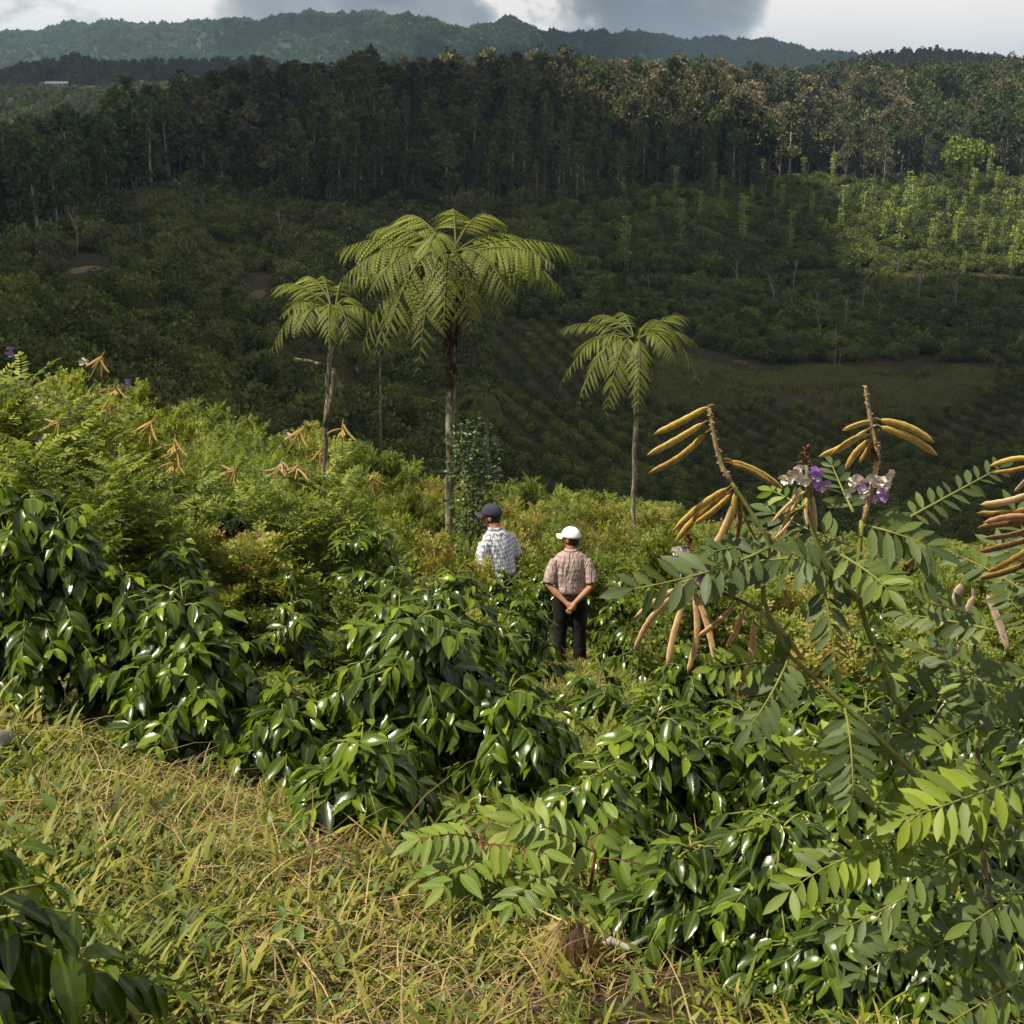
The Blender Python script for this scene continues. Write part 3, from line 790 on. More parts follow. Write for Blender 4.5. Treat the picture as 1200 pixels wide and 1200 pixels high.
def pod_mat(name, stops, sheen=0.3):
    m, nt = newmat(name); L = nt.links.new
    out = N(nt, 'ShaderNodeOutputMaterial'); p = N(nt, 'ShaderNodeBsdfPrincipled', i_Roughness=0.75)
    uv = N(nt, 'ShaderNodeUVMap'); sp = N(nt, 'ShaderNodeSeparateXYZ'); L(uv.outputs[0], sp.inputs[0])
    tc = N(nt, 'ShaderNodeNewGeometry')
    tn = N(nt, 'ShaderNodeTexNoise', i_Scale=110.0, i_Detail=7.0, i_Roughness=0.75); L(tc.outputs['Position'], tn.inputs['Vector'])
    at_ = N(nt, 'ShaderNodeAttribute', attribute_name='tone')
    # darker seam along both edges of the pod
    c = N(nt, 'ShaderNodeMath', operation='MULTIPLY', i_1=4 * math.pi); L(sp.outputs['X'], c.inputs[0])
    cs = N(nt, 'ShaderNodeMath', operation='COSINE'); L(c.outputs[0], cs.inputs[0])
    s1 = N(nt, 'ShaderNodeMath', operation='MULTIPLY_ADD', i_1=0.20); L(cs.outputs[0], s1.inputs[0]); L(at_.outputs['Fac'], s1.inputs[2])
    s2 = N(nt, 'ShaderNodeMath', operation='MULTIPLY_ADD', i_1=1.3, i_2=-0.65); L(tn.outputs['Fac'], s2.inputs[0])
    s3 = N(nt, 'ShaderNodeMath', operation='ADD'); L(s1.outputs[0], s3.inputs[0]); L(s2.outputs[0], s3.inputs[1])
    r = ramp_node(nt, stops); L(s3.outputs[0], r.inputs[0]); L(r.outputs[0], p.inputs['Base Color'])
    p.inputs['Sheen Weight'].default_value = sheen; p.inputs['Sheen Roughness'].default_value = 0.4
    bp = N(nt, 'ShaderNodeBump', i_Strength=0.5, i_Distance=0.003); L(tn.outputs['Fac'], bp.inputs['Height']); L(bp.outputs[0], p.inputs['Normal'])
    L(p.outputs[0], out.inputs[0])
    return m
M['pod'] = pod_mat('golden_pod', [(0.1, (0.10, 0.045, 0.012)), (0.45, (0.28, 0.165, 0.025)), (0.7, (0.42, 0.295, 0.04)), (1.0, (0.55, 0.42, 0.13))])
M['pod_tan'] = pod_mat('tan_pod', [(0.1, (0.20, 0.10, 0.035)), (0.5, (0.42, 0.26, 0.11)), (1.0, (0.62, 0.44, 0.24))])
M['pod_grey'] = pod_mat('grey_pod', [(0.1, (0.14, 0.09, 0.055)), (0.5, (0.31, 0.23, 0.16)), (1.0, (0.48, 0.40, 0.31))], 0.1)
M['petal'] = solid_mat('purple_petal', [(0.3, (0.46, 0.24, 0.66)), (0.7, (0.66, 0.46, 0.80))], 30, 0.5, 0.2)
M['petal_w'] = solid_mat('pale_petal', [(0.3, (0.78, 0.70, 0.62)), (0.7, (0.88, 0.84, 0.76))], 30, 0.5, 0.2)
M['calyx'] = solid_mat('brown_calyx', [(0.3, (0.07, 0.025, 0.012)), (0.7, (0.20, 0.09, 0.04))], 60, 0.9, 0.4)

def flower_mb(rr, c, s, mat_i, nf=1):
    b = MB()
    for _ in range(nf):
        o_ = np.array(c) + rr.normal(0, s * .35, 3); f_ = nrm(np.array([rr.normal(0, .5), -1, rr.normal(-.2, .3)]))
        for (dx, dz, k, w_) in [(-.35, .9, 1.0, 1.0), (.35, .9, 1.0, 1.0), (-.5, -.5, .7, .7), (.5, -.5, .7, .7), (0, -.7, .75, .5)]:
            d = np.array([dx, 0, dz]) + f_ * .55 + rr.normal(0, .1, 3)
            b.many(leaf_t(5, w_, -.15, .5, 0.02, 0, 0.6), frames(o_[None], d, f_, s * k * rr.uniform(0.85, 1.1)), 0.5, mat_i)
    return b
FY = 1.95     # depth of the flowering stems
tr = np.random.default_rng(31)
def fp(px, row, y=FY): return tuple(pt(px, row, y))
teph = empty('flowering_shrub', (pt(1120, 1260, 2.1).x, 2.1, H(pt(1120, 1260, 2.1).x, 2.1)),
             'close flowering shrub at the right with golden pods, purple flowers and grey-green pinnate leaves', 'shrub')
off = teph.location.copy()
def loc_(p): return tuple(Vector(p) - off)
def tz(pxs, rad, mat, name, n=7, y=FY, bumps=False):
    P_ = [loc_(fp(a, b, y if len(c) == 0 else c[0])) for a, b, *c in pxs]
    # resample smoothly
    P_ = np.array(P_); tt = np.arange(len(P_)); q = np.linspace(0, len(P_) - 1, (len(P_) - 1) * 4 + 1)
    C = np.stack([np.interp(q, tt, P_[:, k]) for k in range(3)], 1)
    for _ in range(2): C[1:-1] = (C[:-2] + 2 * C[1:-1] + C[2:]) / 4
    rr_ = np.interp(np.linspace(0, 1, len(C)), np.linspace(0, 1, len(rad)), rad)
    b = MB().tube([tuple(p) for p in C], list(rr_), n)
    if bumps:
        for i in range(len(C) * 2):
            k = int(tr.integers(0, len(C) - 1)); f_ = tr.random(); p = C[k] * (1 - f_) + C[k + 1] * f_
            a = tr.uniform(0, 6.28); d = np.array([math.cos(a), math.sin(a), 0.3])
            b.many(TRI, frames(p[None], d, [0, 0, 1], rr_[k] * 1.9), 0.7)
            b.tube([tuple(p), tuple(p + d * rr_[k] * 1.8)], [rr_[k] * 0.5, rr_[k] * 0.35], 4)
    return put(name, b.mesh(name, mat), teph)
tz([(1190, 1260, 2.1), (1150, 1080, 2.1), (1095, 930, 2.0), (1010, 845), (925, 768)], [.009, .008, .006, .005, .0035], M['stem_green'], 'stem')
tz([(925, 768), (890, 700), (905, 640), (880, 600), (855, 562)], [.004, .004, .0038, .0034, .003], M['stem_green'], 'stem')
tz([(1095, 930, 2.05), (1040, 800, 2.05), (1003, 700), (1010, 610)], [.006, .0055, .005, .004], M['stem_green'], 'stem')
tz([(1003, 700), (960, 650), (948, 600), (945, 545)], [.005, .0045, .004, .003], M['stem_green'], 'stem')
tz([(1190, 1260, 2.2), (1150, 1000, 2.25), (1145, 850, 2.25), (1140, 690, 2.25)], [.008, .006, .005, .003], M['stem_brown'], 'stem')
tz([(890, 715), (850, 695), (800, 686)], [.0035, .003, .0026], M['stem_brown'], 'stem')
tz([(1012, 612), (1024, 560), (1030, 535), (1022, 505), (1018, 480), (1014, 452)], [.0042, .004, .004, .0036, .003, .0024], M['raceme'], 'raceme', bumps=True)
tz([(855, 562), (846, 548), (838, 520), (834, 495), (831, 478)], [.0042, .004, .0036, .003, .0026], M['raceme'], 'raceme', bumps=True)
PODS = [
 (829, 477, 768, 507, 5.6, .7, 0), (824, 496, 760, 531, 5.6, .75, 0), (826, 508, 762, 552, 5.4, .5, 0),
 (856, 540, 916, 571, 5.4, .7, 0), (858, 544, 905, 567, 4.2, .4, 0),
 (853, 572, 790, 620, 6, .6, 0), (856, 575, 792, 633, 6.2, .62, 0), (856, 580, 815, 612, 5.0, .5, 0), (862, 578, 852, 622, 5, .7, 0), (864, 578, 861, 637, 4.6, .45, 0), (858, 590, 823, 656, 5.2, .6, 1),
 (1020, 494, 989, 503, 4.5, .85, 0), (1016, 504, 961, 533, 5.6, .75, 0), (1018, 510, 975, 531, 4.5, .55, 0), (1020, 515, 992, 548, 5.4, .6, 0),
 (1030, 492, 1093, 516, 5.6, .75, 0), (1031, 500, 1097, 531, 5.6, .8, 0), (1026, 510, 1008, 540, 4.2, .5, 0),
 (800, 687, 745, 722, 5.4, .75, 1), (799, 691, 744, 760, 5.6, .6, 1), (804, 698, 782, 778, 5.2, .6, 1), (814, 700, 806, 786, 5.4, .65, 1), (817, 698, 838, 776, 5.0, .7, 1),
 (860, 710, 819, 744, 5.2, .45, 1), (871, 718, 852, 757, 4.8, .45, 1), (883, 728, 866, 806, 5.8, .5, 1), (889, 715, 941, 772, 5.0, .55, 1),
 (1070, 655, 1016, 707, 6.2, .12, 0), (1076, 665, 1036, 700, 5.2, .1, 0),
 (945, 575, 905, 611, 3.0, .8, 1), (938, 584, 912, 626, 2.8, .7, 1), (948, 578, 947, 615, 2.8, .75, 1), (952, 580, 955, 631, 3.0, .8, 1), (934, 578, 922, 600, 2.4, .7, 1), (930, 605, 908, 630, 2.6, .8, 1),
]
def add_pod(px0, r0, px1, r1, w, tone, kind, parent, y=FY, o=off, dy=None):
    b = MB(); r = np.random.default_rng(int(px0 * 7 + r0))
    q = Vector(pt(px0, r0, y)) - o; e = Vector(pt(px1, r1, y + (r.uniform(-0.05, 0.03) if dy is None else dy))) - o
    d = y / CT / F
    pod_mesh(b, tuple(q), tuple(e), w * d * 0.76, w * d * 0.27, r.choice([-1, 1]) * r.uniform(0.02, 0.09), tone, 0, r)
    if kind < 2:
        a_ = (q - e).normalized(); b.tube([tuple(q - a_ * .004), tuple(q + a_ * .006 + Vector((0, 0, .001))), tuple(q + a_ * .012 + Vector((0, 0, -.002)))], [.0016, .0013, .0012], 5, .3)
    return put('pod', b.mesh('pod', M[['pod', 'pod_tan', 'pod_grey'][kind]]), parent)
for pd in PODS: add_pod(*pd, teph)
GREY = [(1126, 684, 1100, 748, 9, .6, 2), (1143, 697, 1124, 762, 6, .5, 2), (1157, 697, 1181, 760, 6, .5, 2), (1148, 790, 1155, 852, 6, .7, 2)]
for pd in GREY: add_pod(*pd, teph, y=2.25)
add_pod(1120, 802, 1092, 850, 9, .7, 2, teph, y=2.2); add_pod(1098, 842, 1066, 888, 6, .6, 2, teph, y=2.2); add_pod(1112, 815, 1070, 835, 4, .8, 2, teph, y=2.2)
# flower heads: brown calyx cone with petals round it
def flowerhead(px, row, s, petals, parent, y=FY, o=off):
    c = np.array(Vector(pt(px, row, y)) - o)
    b = MB(); r = np.random.default_rng(int(px + row))
    for k in range(34):
        a = r.uniform(0, 6.28); t = r.random()
        d = np.array([math.cos(a), math.sin(a), 0.2 + t * 1.6])
        b.many(leaf_t(3, 0.6, 0.1, 0.5, 0), frames((c + np.array([math.cos(a), math.sin(a), 0]) * s * 0.28 * (1 - t) + np.array([0, 0, (t - 0.5) * s * 1.2]))[None], d, [0, 0, 1], s * 0.5), 0.5)
    hd = put('flower_head', b.mesh('flower_head', M['calyx']), parent)
    for dx, dr_, sz_, mt in petals:
        c2 = np.array(Vector(pt(px + dx, row + dr_, y - 0.01)) - o)
        put('petal', flower_mb(r, c2, sz_ * .78, 0, 3).mesh('petal', M['petal' if mt else 'petal_w']), hd)
flowerhead(944, 535, .020, [(10, 17, .020, 1), (15, 31, .021, 1), (-9, 20, .019, 0), (-20, 26, .018, 0), (-3, 32, .018, 0)], teph)
flowerhead(1023, 538, .020, [(-16, 22, .018, 0), (-22, 32, .019, 0), (8, 30, .018, 0), (6, 43, .018, 1), (14, 22, .018, 0), (-4, 20, .017, 0), (-12, 38, .017, 1)], teph)
flowerhead(806, 638, .020, [(-4, 18, .021, 1), (-12, 28, .022, 1), (16, 24, .020, 1), (17, 37, .018, 1), (-14, 8, .014, 0)], teph)

# pinnate leaves: base px,row -> tip px,row, pairs, leaflet px, tone (raised on sunlit lower leaves), depth offset base, depth offset tip
TL = [
 (1055, 612, 1172, 548, 10, 24, .15, .05, .15), (960, 655, 838, 668, 9, 40, .10, 0, .0), (905, 640, 742, 690, 10, 36, .15, 0, -.1),
 (1000, 640, 905, 600, 8, 32, .15, 0, .1), (1010, 615, 1088, 640, 8, 40, .2, 0, -.05), (985, 650, 1040, 690, 8, 32, .5, 0, -.12),
 (965, 680, 980, 778, 9, 30, .10, 0, -.05), (1010, 700, 975, 650, 7, 30, .4, 0, .1), (1030, 600, 1105, 690, 9, 30, .1, 0, .15),
 (925, 768, 880, 850, 8, 34, .1, 0, -.1), (990, 830, 1000, 935, 9, 34, .05, -.02, -.12), (925, 730, 885, 800, 8, 30, .2, 0, .1),
 (945, 600, 905, 575, 6, 24, .6, 0, .05), (1000, 600, 975, 545, 7, 24, .2, 0, .1), (1045, 960, 925, 893, 8, 36, .85, .0, -.05),
 (1060, 995, 925, 1045, 10, 40, .75, .0, -.1), (1200, 910, 1060, 960, 10, 46, .85, .0, -.1), (1215, 870, 1060, 810, 9, 42, .2, .1, .1),
 (1150, 900, 1040, 845, 8, 34, .3, .0, .1), (1150, 985, 1065, 1035, 8, 40, .5, .0, -.1), (1120, 1020, 995, 1085, 9, 42, .5, .0, -.1),
 (1210, 1030, 1140, 1080, 7, 42, .2, 0, -.1), (1215, 960, 1120, 985, 8, 42, .55, 0, 0), (1195, 1150, 1110, 1200, 8, 44, .3, 0, -.1),
 (1160, 800, 1080, 760, 8, 32, .2, .1, .2), (1170, 740, 1060, 720, 9, 30, .3, .2, .3), (1210, 790, 1150, 830, 7, 38, .15, .1, 0),
 (1100, 930, 1020, 1010, 8, 36, .8, .05, 0), (1085, 1090, 1010, 1140, 7, 34, .2, .1, 0), (1210, 700, 1120, 650, 8, 26, .3, .3, .4),
 (1040, 880, 950, 870, 8, 34, .9, .1, .1), (870, 600, 905, 660, 7, 26, .2, .05, .1), (1180, 1100, 1090, 1110, 8, 40, .2, .1, .0),
]
er = np.random.default_rng(88)
for (sx_, sy_) in [(925, 768), (960, 800), (1000, 838), (1040, 878), (1003, 700), (1020, 745), (1045, 815), (960, 650), (1140, 720), (1145, 780), (1160, 880), (1100, 930), (1120, 1000), (1150, 1090), (1175, 1150), (905, 650), (1080, 900), (1010, 650), (1150, 850), (1170, 960)]:
    a_ = er.uniform(2.4, 7.0); l_ = er.uniform(55, 105)
    TL.append((sx_, sy_, sx_ + math.cos(a_) * l_, sy_ - math.sin(a_) * l_ * .8, int(er.integers(7, 11)), er.uniform(22, 30), er.uniform(.3, .95) if sy_ > 760 else er.uniform(.1, .6), .06, er.uniform(-.12, .2)))  # lower leaves toned up as if sunlit
for (a, b_, c, d, npair, lp, tone, d0, d1) in TL:
    base = loc_(fp(a, b_, FY + d0)); tip = loc_(fp(c, d, FY + d1))
    upv = np.array([tr.uniform(-0.25, 0.1), -0.62 + tr.normal(0, .1), 0.72])
    ll = lp * (FY + d0) / CT / F * 1.12
    pinnate_part(tr, teph, base, tip, npair, ll, upv, tone, LFTM, 5, M['stem_green'], arch=0.1, hang=0.15)

# right edge shrub carrying the orange pod cluster
t2 = empty('flowering_shrub', (pt(1290, 1260, 1.9).x, 1.9, H(pt(1290, 1260, 1.9).x, 1.9)), 'shrub cut by the right edge, with a crowded cluster of orange-brown pods', 'shrub')
o2 = t2.location.copy()
b = MB().tube([tuple(pt(1290, 1260, 1.9) - o2), tuple(pt(1240, 900, 1.9) - o2), tuple(pt(1225, 700, 1.9) - o2), tuple(pt(1205, 530, 1.9) - o2)], [.008, .006, .005, .003], 7)
put('stem', b.mesh('stem', M['stem_brown']), t2)
for pd in [(1212, 537, 1162, 545, 5, .85, 0), (1210, 545, 1165, 553, 4, .5, 0), (1208, 578, 1151, 590, 6, .85, 1), (1210, 595, 1147, 600, 6, .4, 0), (1208, 606, 1155, 611, 6, .35, 1), (1212, 612, 1148, 617, 6, .3, 0),
           (1210, 618, 1155, 629, 5, .25, 0), (1212, 630, 1150, 645, 6, .2, 0), (1212, 640, 1160, 668, 7, .55, 0), (1214, 655, 1150, 676, 6, .25, 0), (1204, 560, 1190, 575, 4, .7, 1)]:
    add_pod(*pd, t2, y=1.9, o=o2)
for (a, b_, c, d) in [(1225, 700, 1190, 600), (1225, 690, 1170, 640), (1230, 760, 1180, 700)]:
    pinnate_part(tr, t2, tuple(pt(a, b_, 1.95) - o2), tuple(pt(c, d, 2.0) - o2), 8, 0.045, (-.1, -.6, .7), .2, LFTM, 5, M['stem_green'])

# ------------------------------------------------------------------ pinnate sapling in the centre foreground
SY = 3.55
gx = gpos(672, SY)
sap = empty('pinnate_sapling', gx, 'low sapling with red stalks and yellow-green pinnate leaves beside the dry grass', 'sapling')
so = sap.location.copy()
def sp_(a, b, y): return tuple(Vector(pt(a, b, y)) - so)
for pts_, rad in [([(672, 1110, 3.55), (690, 1050, 3.5), (698, 1000, 3.5), (690, 985, 3.5)], [.008, .006, .005, .004]),
                  ([(672, 1110, 3.55), (620, 1060, 3.5), (575, 1010, 3.5), (562, 985, 3.5)], [.007, .005, .004, .003])]:
    put('stem', MB().tube([sp_(*p) for p in pts_], rad, 7).mesh('stem', M['stem_red']), sap)
for (a, b_, c, d, n_, lp, tone, da, db) in [
  (698, 1000, 610, 960, 8, 44, .75, 0, -.1), (698, 1005, 800, 1030, 7, 50, .6, 0, -.05), (562, 985, 490, 985, 7, 38, .65, 0, -.1), (565, 990, 640, 1000, 6, 36, .8, 0, -.2),
  (575, 1010, 470, 1045, 8, 38, .5, 0, -.1), (600, 1030, 690, 1075, 7, 42, .4, 0, -.2), (562, 985, 590, 940, 6, 34, .6, 0, .15), (620, 1060, 540, 1085, 7, 34, .3, 0, -.1),
  (698, 1020, 760, 1085, 7, 38, .3, 0, -.2), (690, 985, 735, 950, 6, 36, .55, 0, .15), (570, 1000, 520, 1040, 6, 36, .7, 0, -.25), (640, 1060, 620, 1110, 6, 32, .35, 0, -.2),
  (562, 985, 530, 945, 6, 32, .5, 0, .1), (690, 1050, 790, 1110, 8, 36, .15, 0.1, .0), (640, 1020, 600, 1060, 6, 36, .6, 0, -.3), (690, 1060, 830, 1075, 7, 36, .2, .1, .1)]:
    pinnate_part(tr, sap, sp_(a, b_, SY + da), sp_(c, d, SY + db), n_, lp * (SY * 1.1) / F, (tr.normal(0, .15), -.45, .85), tone, SAPM, 4, M['stem_red'], arch=0.2, hang=0.35)

# ------------------------------------------------------------------ tree ferns
def pinna_t(n=9):
    """one comb-like pinna: midrib with paired pinnules"""
    v = []; f = []
    for i in range(n):
        t0 = i / n; w = 0.11 * math.sin(math.pi * min(1, (t0 * 0.82 + 0.22))) ** 0.8
        t1 = t0 + 0.74 / n
        z0, z1 = -0.25 * t0 * t0, -0.25 * t1 * t1
        for sg in (-1, 1):
            k = len(v)
            v += [(0, t0, z0), (0, t1, z1), (sg * w, t1 + 0.05, z1 - 0.03), (sg * w * 0.9, t0 + 0.055, z0 - 0.03)]
            f.append((k, k + 1, k + 2, k + 3) if sg < 0 else (k + 3, k + 2, k + 1, k))
    return T(v, f)
PIN = pinna_t(9); PINL = pinna_t(6)
def frond_mesh(r, c, tip, arch, width, n, tone, mat, tp=PIN, dens=1.0):
    c = np.array(c, float); tip = np.array(tip, float); ln = np.linalg.norm(tip - c)
    mid = c * 0.45 + tip * 0.55; mid[2] = max(c[2], tip[2]) + arch
    C = bez(c, mid, tip, 25); b = MB()
    b.tube([tuple(p) for p in C[::3]], list(np.linspace(0.018, 0.004, len(C[::3]))), 5, 0.3)
    pos = []; dr = []; ups = []; sz = []; tn = []
    for i in range(n):
        t = 0.24 + 0.75 * i / (n - 1); fi = t * 24; k = min(int(fi), 23)
        p = C[k] + (C[k + 1] - C[k]) * (fi - k); d = nrm(C[k + 1] - C[k])
        side = nrm(np.cross(d, [0, 0, 1.0]) + 1e-6); nor = np.cross(side, d)
        w = width * (math.sin(math.pi * (0.02 + 0.93 * t)) ** 0.75) * (1.0 if t < .9 else 0.75)
        for sg in (-1, 1):
            if r.random() > dens: continue
            pos.append(p); dr.append(d * 0.75 + side * sg + np.array([0, 0, -0.35 - 0.35 * r.random()]) + r.normal(0, .09, 3))
            ups.append(nor + r.normal(0, .12, 3)); sz.append(max(0.04, w * r.uniform(.78, 1.15))); tn.append(np.clip(tone - .12 + r.normal(0, .16), 0, 1))
    s = np.array(sz)
    b.many(tp, frames(np.array(pos), np.array(dr), np.array(ups), np.stack([np.minimum(s * 0.75, 0.32), s, s], 1)), np.array(tn))
    return b.mesh('frond', mat)
def tree_fern(seed, px, y, crown_row, trunk_px, fronds, label, trunk_r, width, n, skirt=True, mat='fern', lean=None, extra=None):
    r = np.random.default_rng(seed)
    gx_, gy_, gz_ = gpos(trunk_px, y)
    root = empty('tree_fern', (gx_, gy_, gz_), label, 'tree fern', 'tree ferns')
    o = root.location.copy()
    C = np.array(Vector(pt(px, crown_row, y)) - o)
    P_ = [np.array([0, 0, -0.2])]
    K = 16
    for i in range(1, K + 1):
        t = i / K
        P_.append(np.array([C[0] * t ** 1.2 + 0.012 * math.sin(i * 1.9), C[1] * t, (C[2]) * t]))
    rad = [trunk_r * (1.0 - 0.22 * (i / K)) * (1 + 0.06 * math.sin(i * 2.7)) for i in range(K + 1)]
    put('trunk', MB().tube([tuple(p) for p in P_], rad, 12).mesh('trunk', M['fern_trunk']), root)
    if skirt:   # dark shaggy upper trunk of old frond bases
        b = MB(); ht = C[2]
        for i in range(520):
            t = r.uniform(0.66, 1.0); a = r.uniform(0, 6.28); tt = (t - .66) / .34
            p = np.array([C[0] * t ** 1.2, C[1] * t, ht * t]) + np.array([math.cos(a), math.sin(a), 0]) * trunk_r * (.75 + 0.75 * tt ** 2)
            b.many(TRI, frames(p[None], [math.cos(a) * .45, math.sin(a) * .45, -1 + r.normal(0, .2)], [math.cos(a), math.sin(a), 0], np.array([[0.035, r.uniform(.10, .30) * (0.35 + tt), .1]])), r.random())
        put('frond_bases', b.mesh('frond_bases', M['fern_skirt']), root, kind='stuff')
    for (tx, trw, dy, arch, tone) in fronds:  # tone: under fronds darkened to stand for crown shade
        e = np.array(Vector(pt(tx, trw, y + dy)) - o)
        st = C + np.array([r.normal(0, .03), r.normal(0, .03), r.uniform(-.05, .05)])
        put('frond', frond_mesh(r, st, e, arch, width * r.uniform(.72, 1.1), n, tone, M[mat], PIN, 0.93), root)
    if extra: extra(root, o, C, r)
    return root
def dead_fronds(root, o, C, r):
    for (tx, trw, dy) in [(553, 430, -.4), (560, 415, .2), (520, 420, -.2), (545, 395, .4)]:
        e = np.array(Vector(pt(tx, trw, 17.8 + dy)) - o)
        put('dead_frond', frond_mesh(r, C + np.array([0, 0, -.15]), e, 0.02, .16, 16, .5, M['fern_dark'], PINL, .8), root)
tree_fern(51, 530, 17.8, 302, 527, [
  (394, 296, 0.2, .42, .75), (412, 316, -.5, .40, .65), (417, 434, -.6, .50, .45), (452, 400, -1.3, .45, .5), (400, 350, .6, .3, .5),
  (490, 434, -1.5, .45, .5), (552, 388, -1.3, .35, .45), (583, 375, -.9, .35, .55), (666, 350, .5, .38, .75), (682, 300, 0.1, .40, .8),
  (640, 322, -.8, .42, .6), (590, 268, .9, .60, .75), (530, 262, 1.3, .62, .8), (462, 262, .9, .42, .85), (430, 276, .5, .38, .8), (500, 300, -1.9, .55, .6),
  (620, 285, .8, .40, .8), (432, 345, -1.0, .42, .5), (612, 340, 1.0, .3, .35), (520, 385, -1.6, .4, .4), (437, 425, -1.1, .50, .45), (468, 408, -.9, .45, .4), (398, 330, -.4, .40, .6), (598, 352, -1.1, .40, .5), (650, 310, -.9, .4, .6)],
  'tallest tree fern, standing left of the men, with a wide drooping crown', .075, .50, 21, extra=dead_fronds)
tree_fern(52, 747, 22.5, 400, 740, [
  (654, 388, .2, .36, .7), (656, 452, -.3, .42, .55), (678, 472, -.8, .42, .5), (710, 485, -1.1, .4, .5), (748, 492, -1.4, .45, .55), (823, 452, .1, .42, .5), (818, 404, .4, .34, .7),
  (805, 372, .8, .25, .75), (690, 375, .8, .35, .75), (720, 372, 1.2, .4, .75), (775, 378, 1.2, .3, .7), (790, 425, -.8, .4, .5), (670, 415, .6, .35, .5)],
  'tree fern on a thin straight trunk, right of the men', .048, .42, 17, skirt=False)
def fork(root, o, C, r):
    P_ = [Vector(pt(381, 500, 18.0)) - o, Vector(pt(388, 470, 18.0)) - o, Vector(pt(392, 440, 18.0)) - o, Vector(pt(390, 432, 18)) - o]
    put('side_trunk', MB().tube([tuple(p) for p in P_], [.045, .045, .05, .03], 8).mesh('side_trunk', M['fern_trunk']), root)
    P_ = [Vector(pt(382, 430, 18.0)) - o, Vector(pt(366, 424, 18.0)) - o, Vector(pt(345, 420, 18.0)) - o]
    put('side_trunk', MB().tube([tuple(p) for p in P_], [.04, .025, .012], 8).mesh('side_trunk', M['fern_trunk']), root)
tree_fern(53, 390, 18.0, 364, 376, [
  (316, 416, -.2, .38, .6), (318, 340, .3, .28, .75), (328, 372, -.6, .38, .6), (350, 330, .7, .30, .8), (375, 328, .9, .28, .8), (405, 335, .9, .25, .8), (425, 360, .3, .25, .7),
  (450, 385, -.3, .30, .6), (385, 405, -1.2, .35, .6), (350, 392, -.9, .38, .55), (410, 398, -.9, .35, .5), (340, 355, .6, .25, .5)],
  'small tree fern with a forked pale trunk, left of the tallest one', .045, .36, 15, skirt=False, extra=fork)
tree_fern(54, 570, 50, 462, 572, [
  (530, 480, -.3, .4, .3), (610, 482, -.3, .4, .3), (548, 500, -1, .4, .3), (590, 504, -1, .4, .25), (545, 455, .6, .4, .35), (598, 458, .6, .4, .35), (570, 450, 1, .5, .4), (570, 505, -1.2, .4, .2)],
  'dim tree fern in the shade behind the trunk of the tallest one', .07, .4, 18, skirt=False)
tree_fern(55, 445, 62, 405, 447, [
  (412, 420, -.3, .4, .3), (478, 422, -.3, .4, .3), (430, 440, -1, .4, .3), (462, 442, -1, .4, .25), (425, 398, .6, .4, .35), (468, 400, .6, .4, .35), (446, 394, 1, .5, .4)],
  'dim tree fern low in the shade, left of the tallest one', .07, .4, 16, skirt=False)

# ------------------------------------------------------------------ leafy shrub climbing beside the fern trunk
def oval_shrub():
    r = np.random.default_rng(61); gx_, gy_, gz_ = gpos(553, 17.2)
    root = empty('climbing_shrub', (gx_, gy_, gz_), 'narrow shrub with small shiny oval leaves against the tallest fern trunk', 'shrub')
    o = root.location.copy()
    b = MB(); stems = []
    for px, top in [(540, 500), (556, 492), (572, 515), (548, 530), (565, 560)]:
        e = np.array(Vector(pt(px, top, 17.2)) - o); stems.append(e)
        b.tube([(0, 0, -.1), tuple(e * .5), tuple(e)], [.02, .014, .006], 6)
    put('stem', b.mesh('stem', M['stem_brown']), root)
    pos = []; dr = []; up = []
    n = 2600
    for i in range(n):
        e = stems[i % 5]; t = r.uniform(.12, 1.02) ** .8; a = r.uniform(0, 6.28); q = r.uniform(.03, .36) * (1.0 - .45 * t)
        pos.append(e * t + np.array([math.cos(a) * q, math.sin(a) * q, r.normal(0, .06)]))
        dr.append([math.cos(a), math.sin(a), r.uniform(-.5, .9)]); up.append(np.array([0, 0, 1.]) + r.normal(0, .6, 3))
    put('foliage', MB().many(leaf_t(3, .55, .1, .2, 0), frames(np.array(pos), np.array(dr), np.array(up), r.uniform(.05, .085, n)), r.random(n)).mesh('foliage', M['ficus']), root, kind='stuff')
oval_shrub()

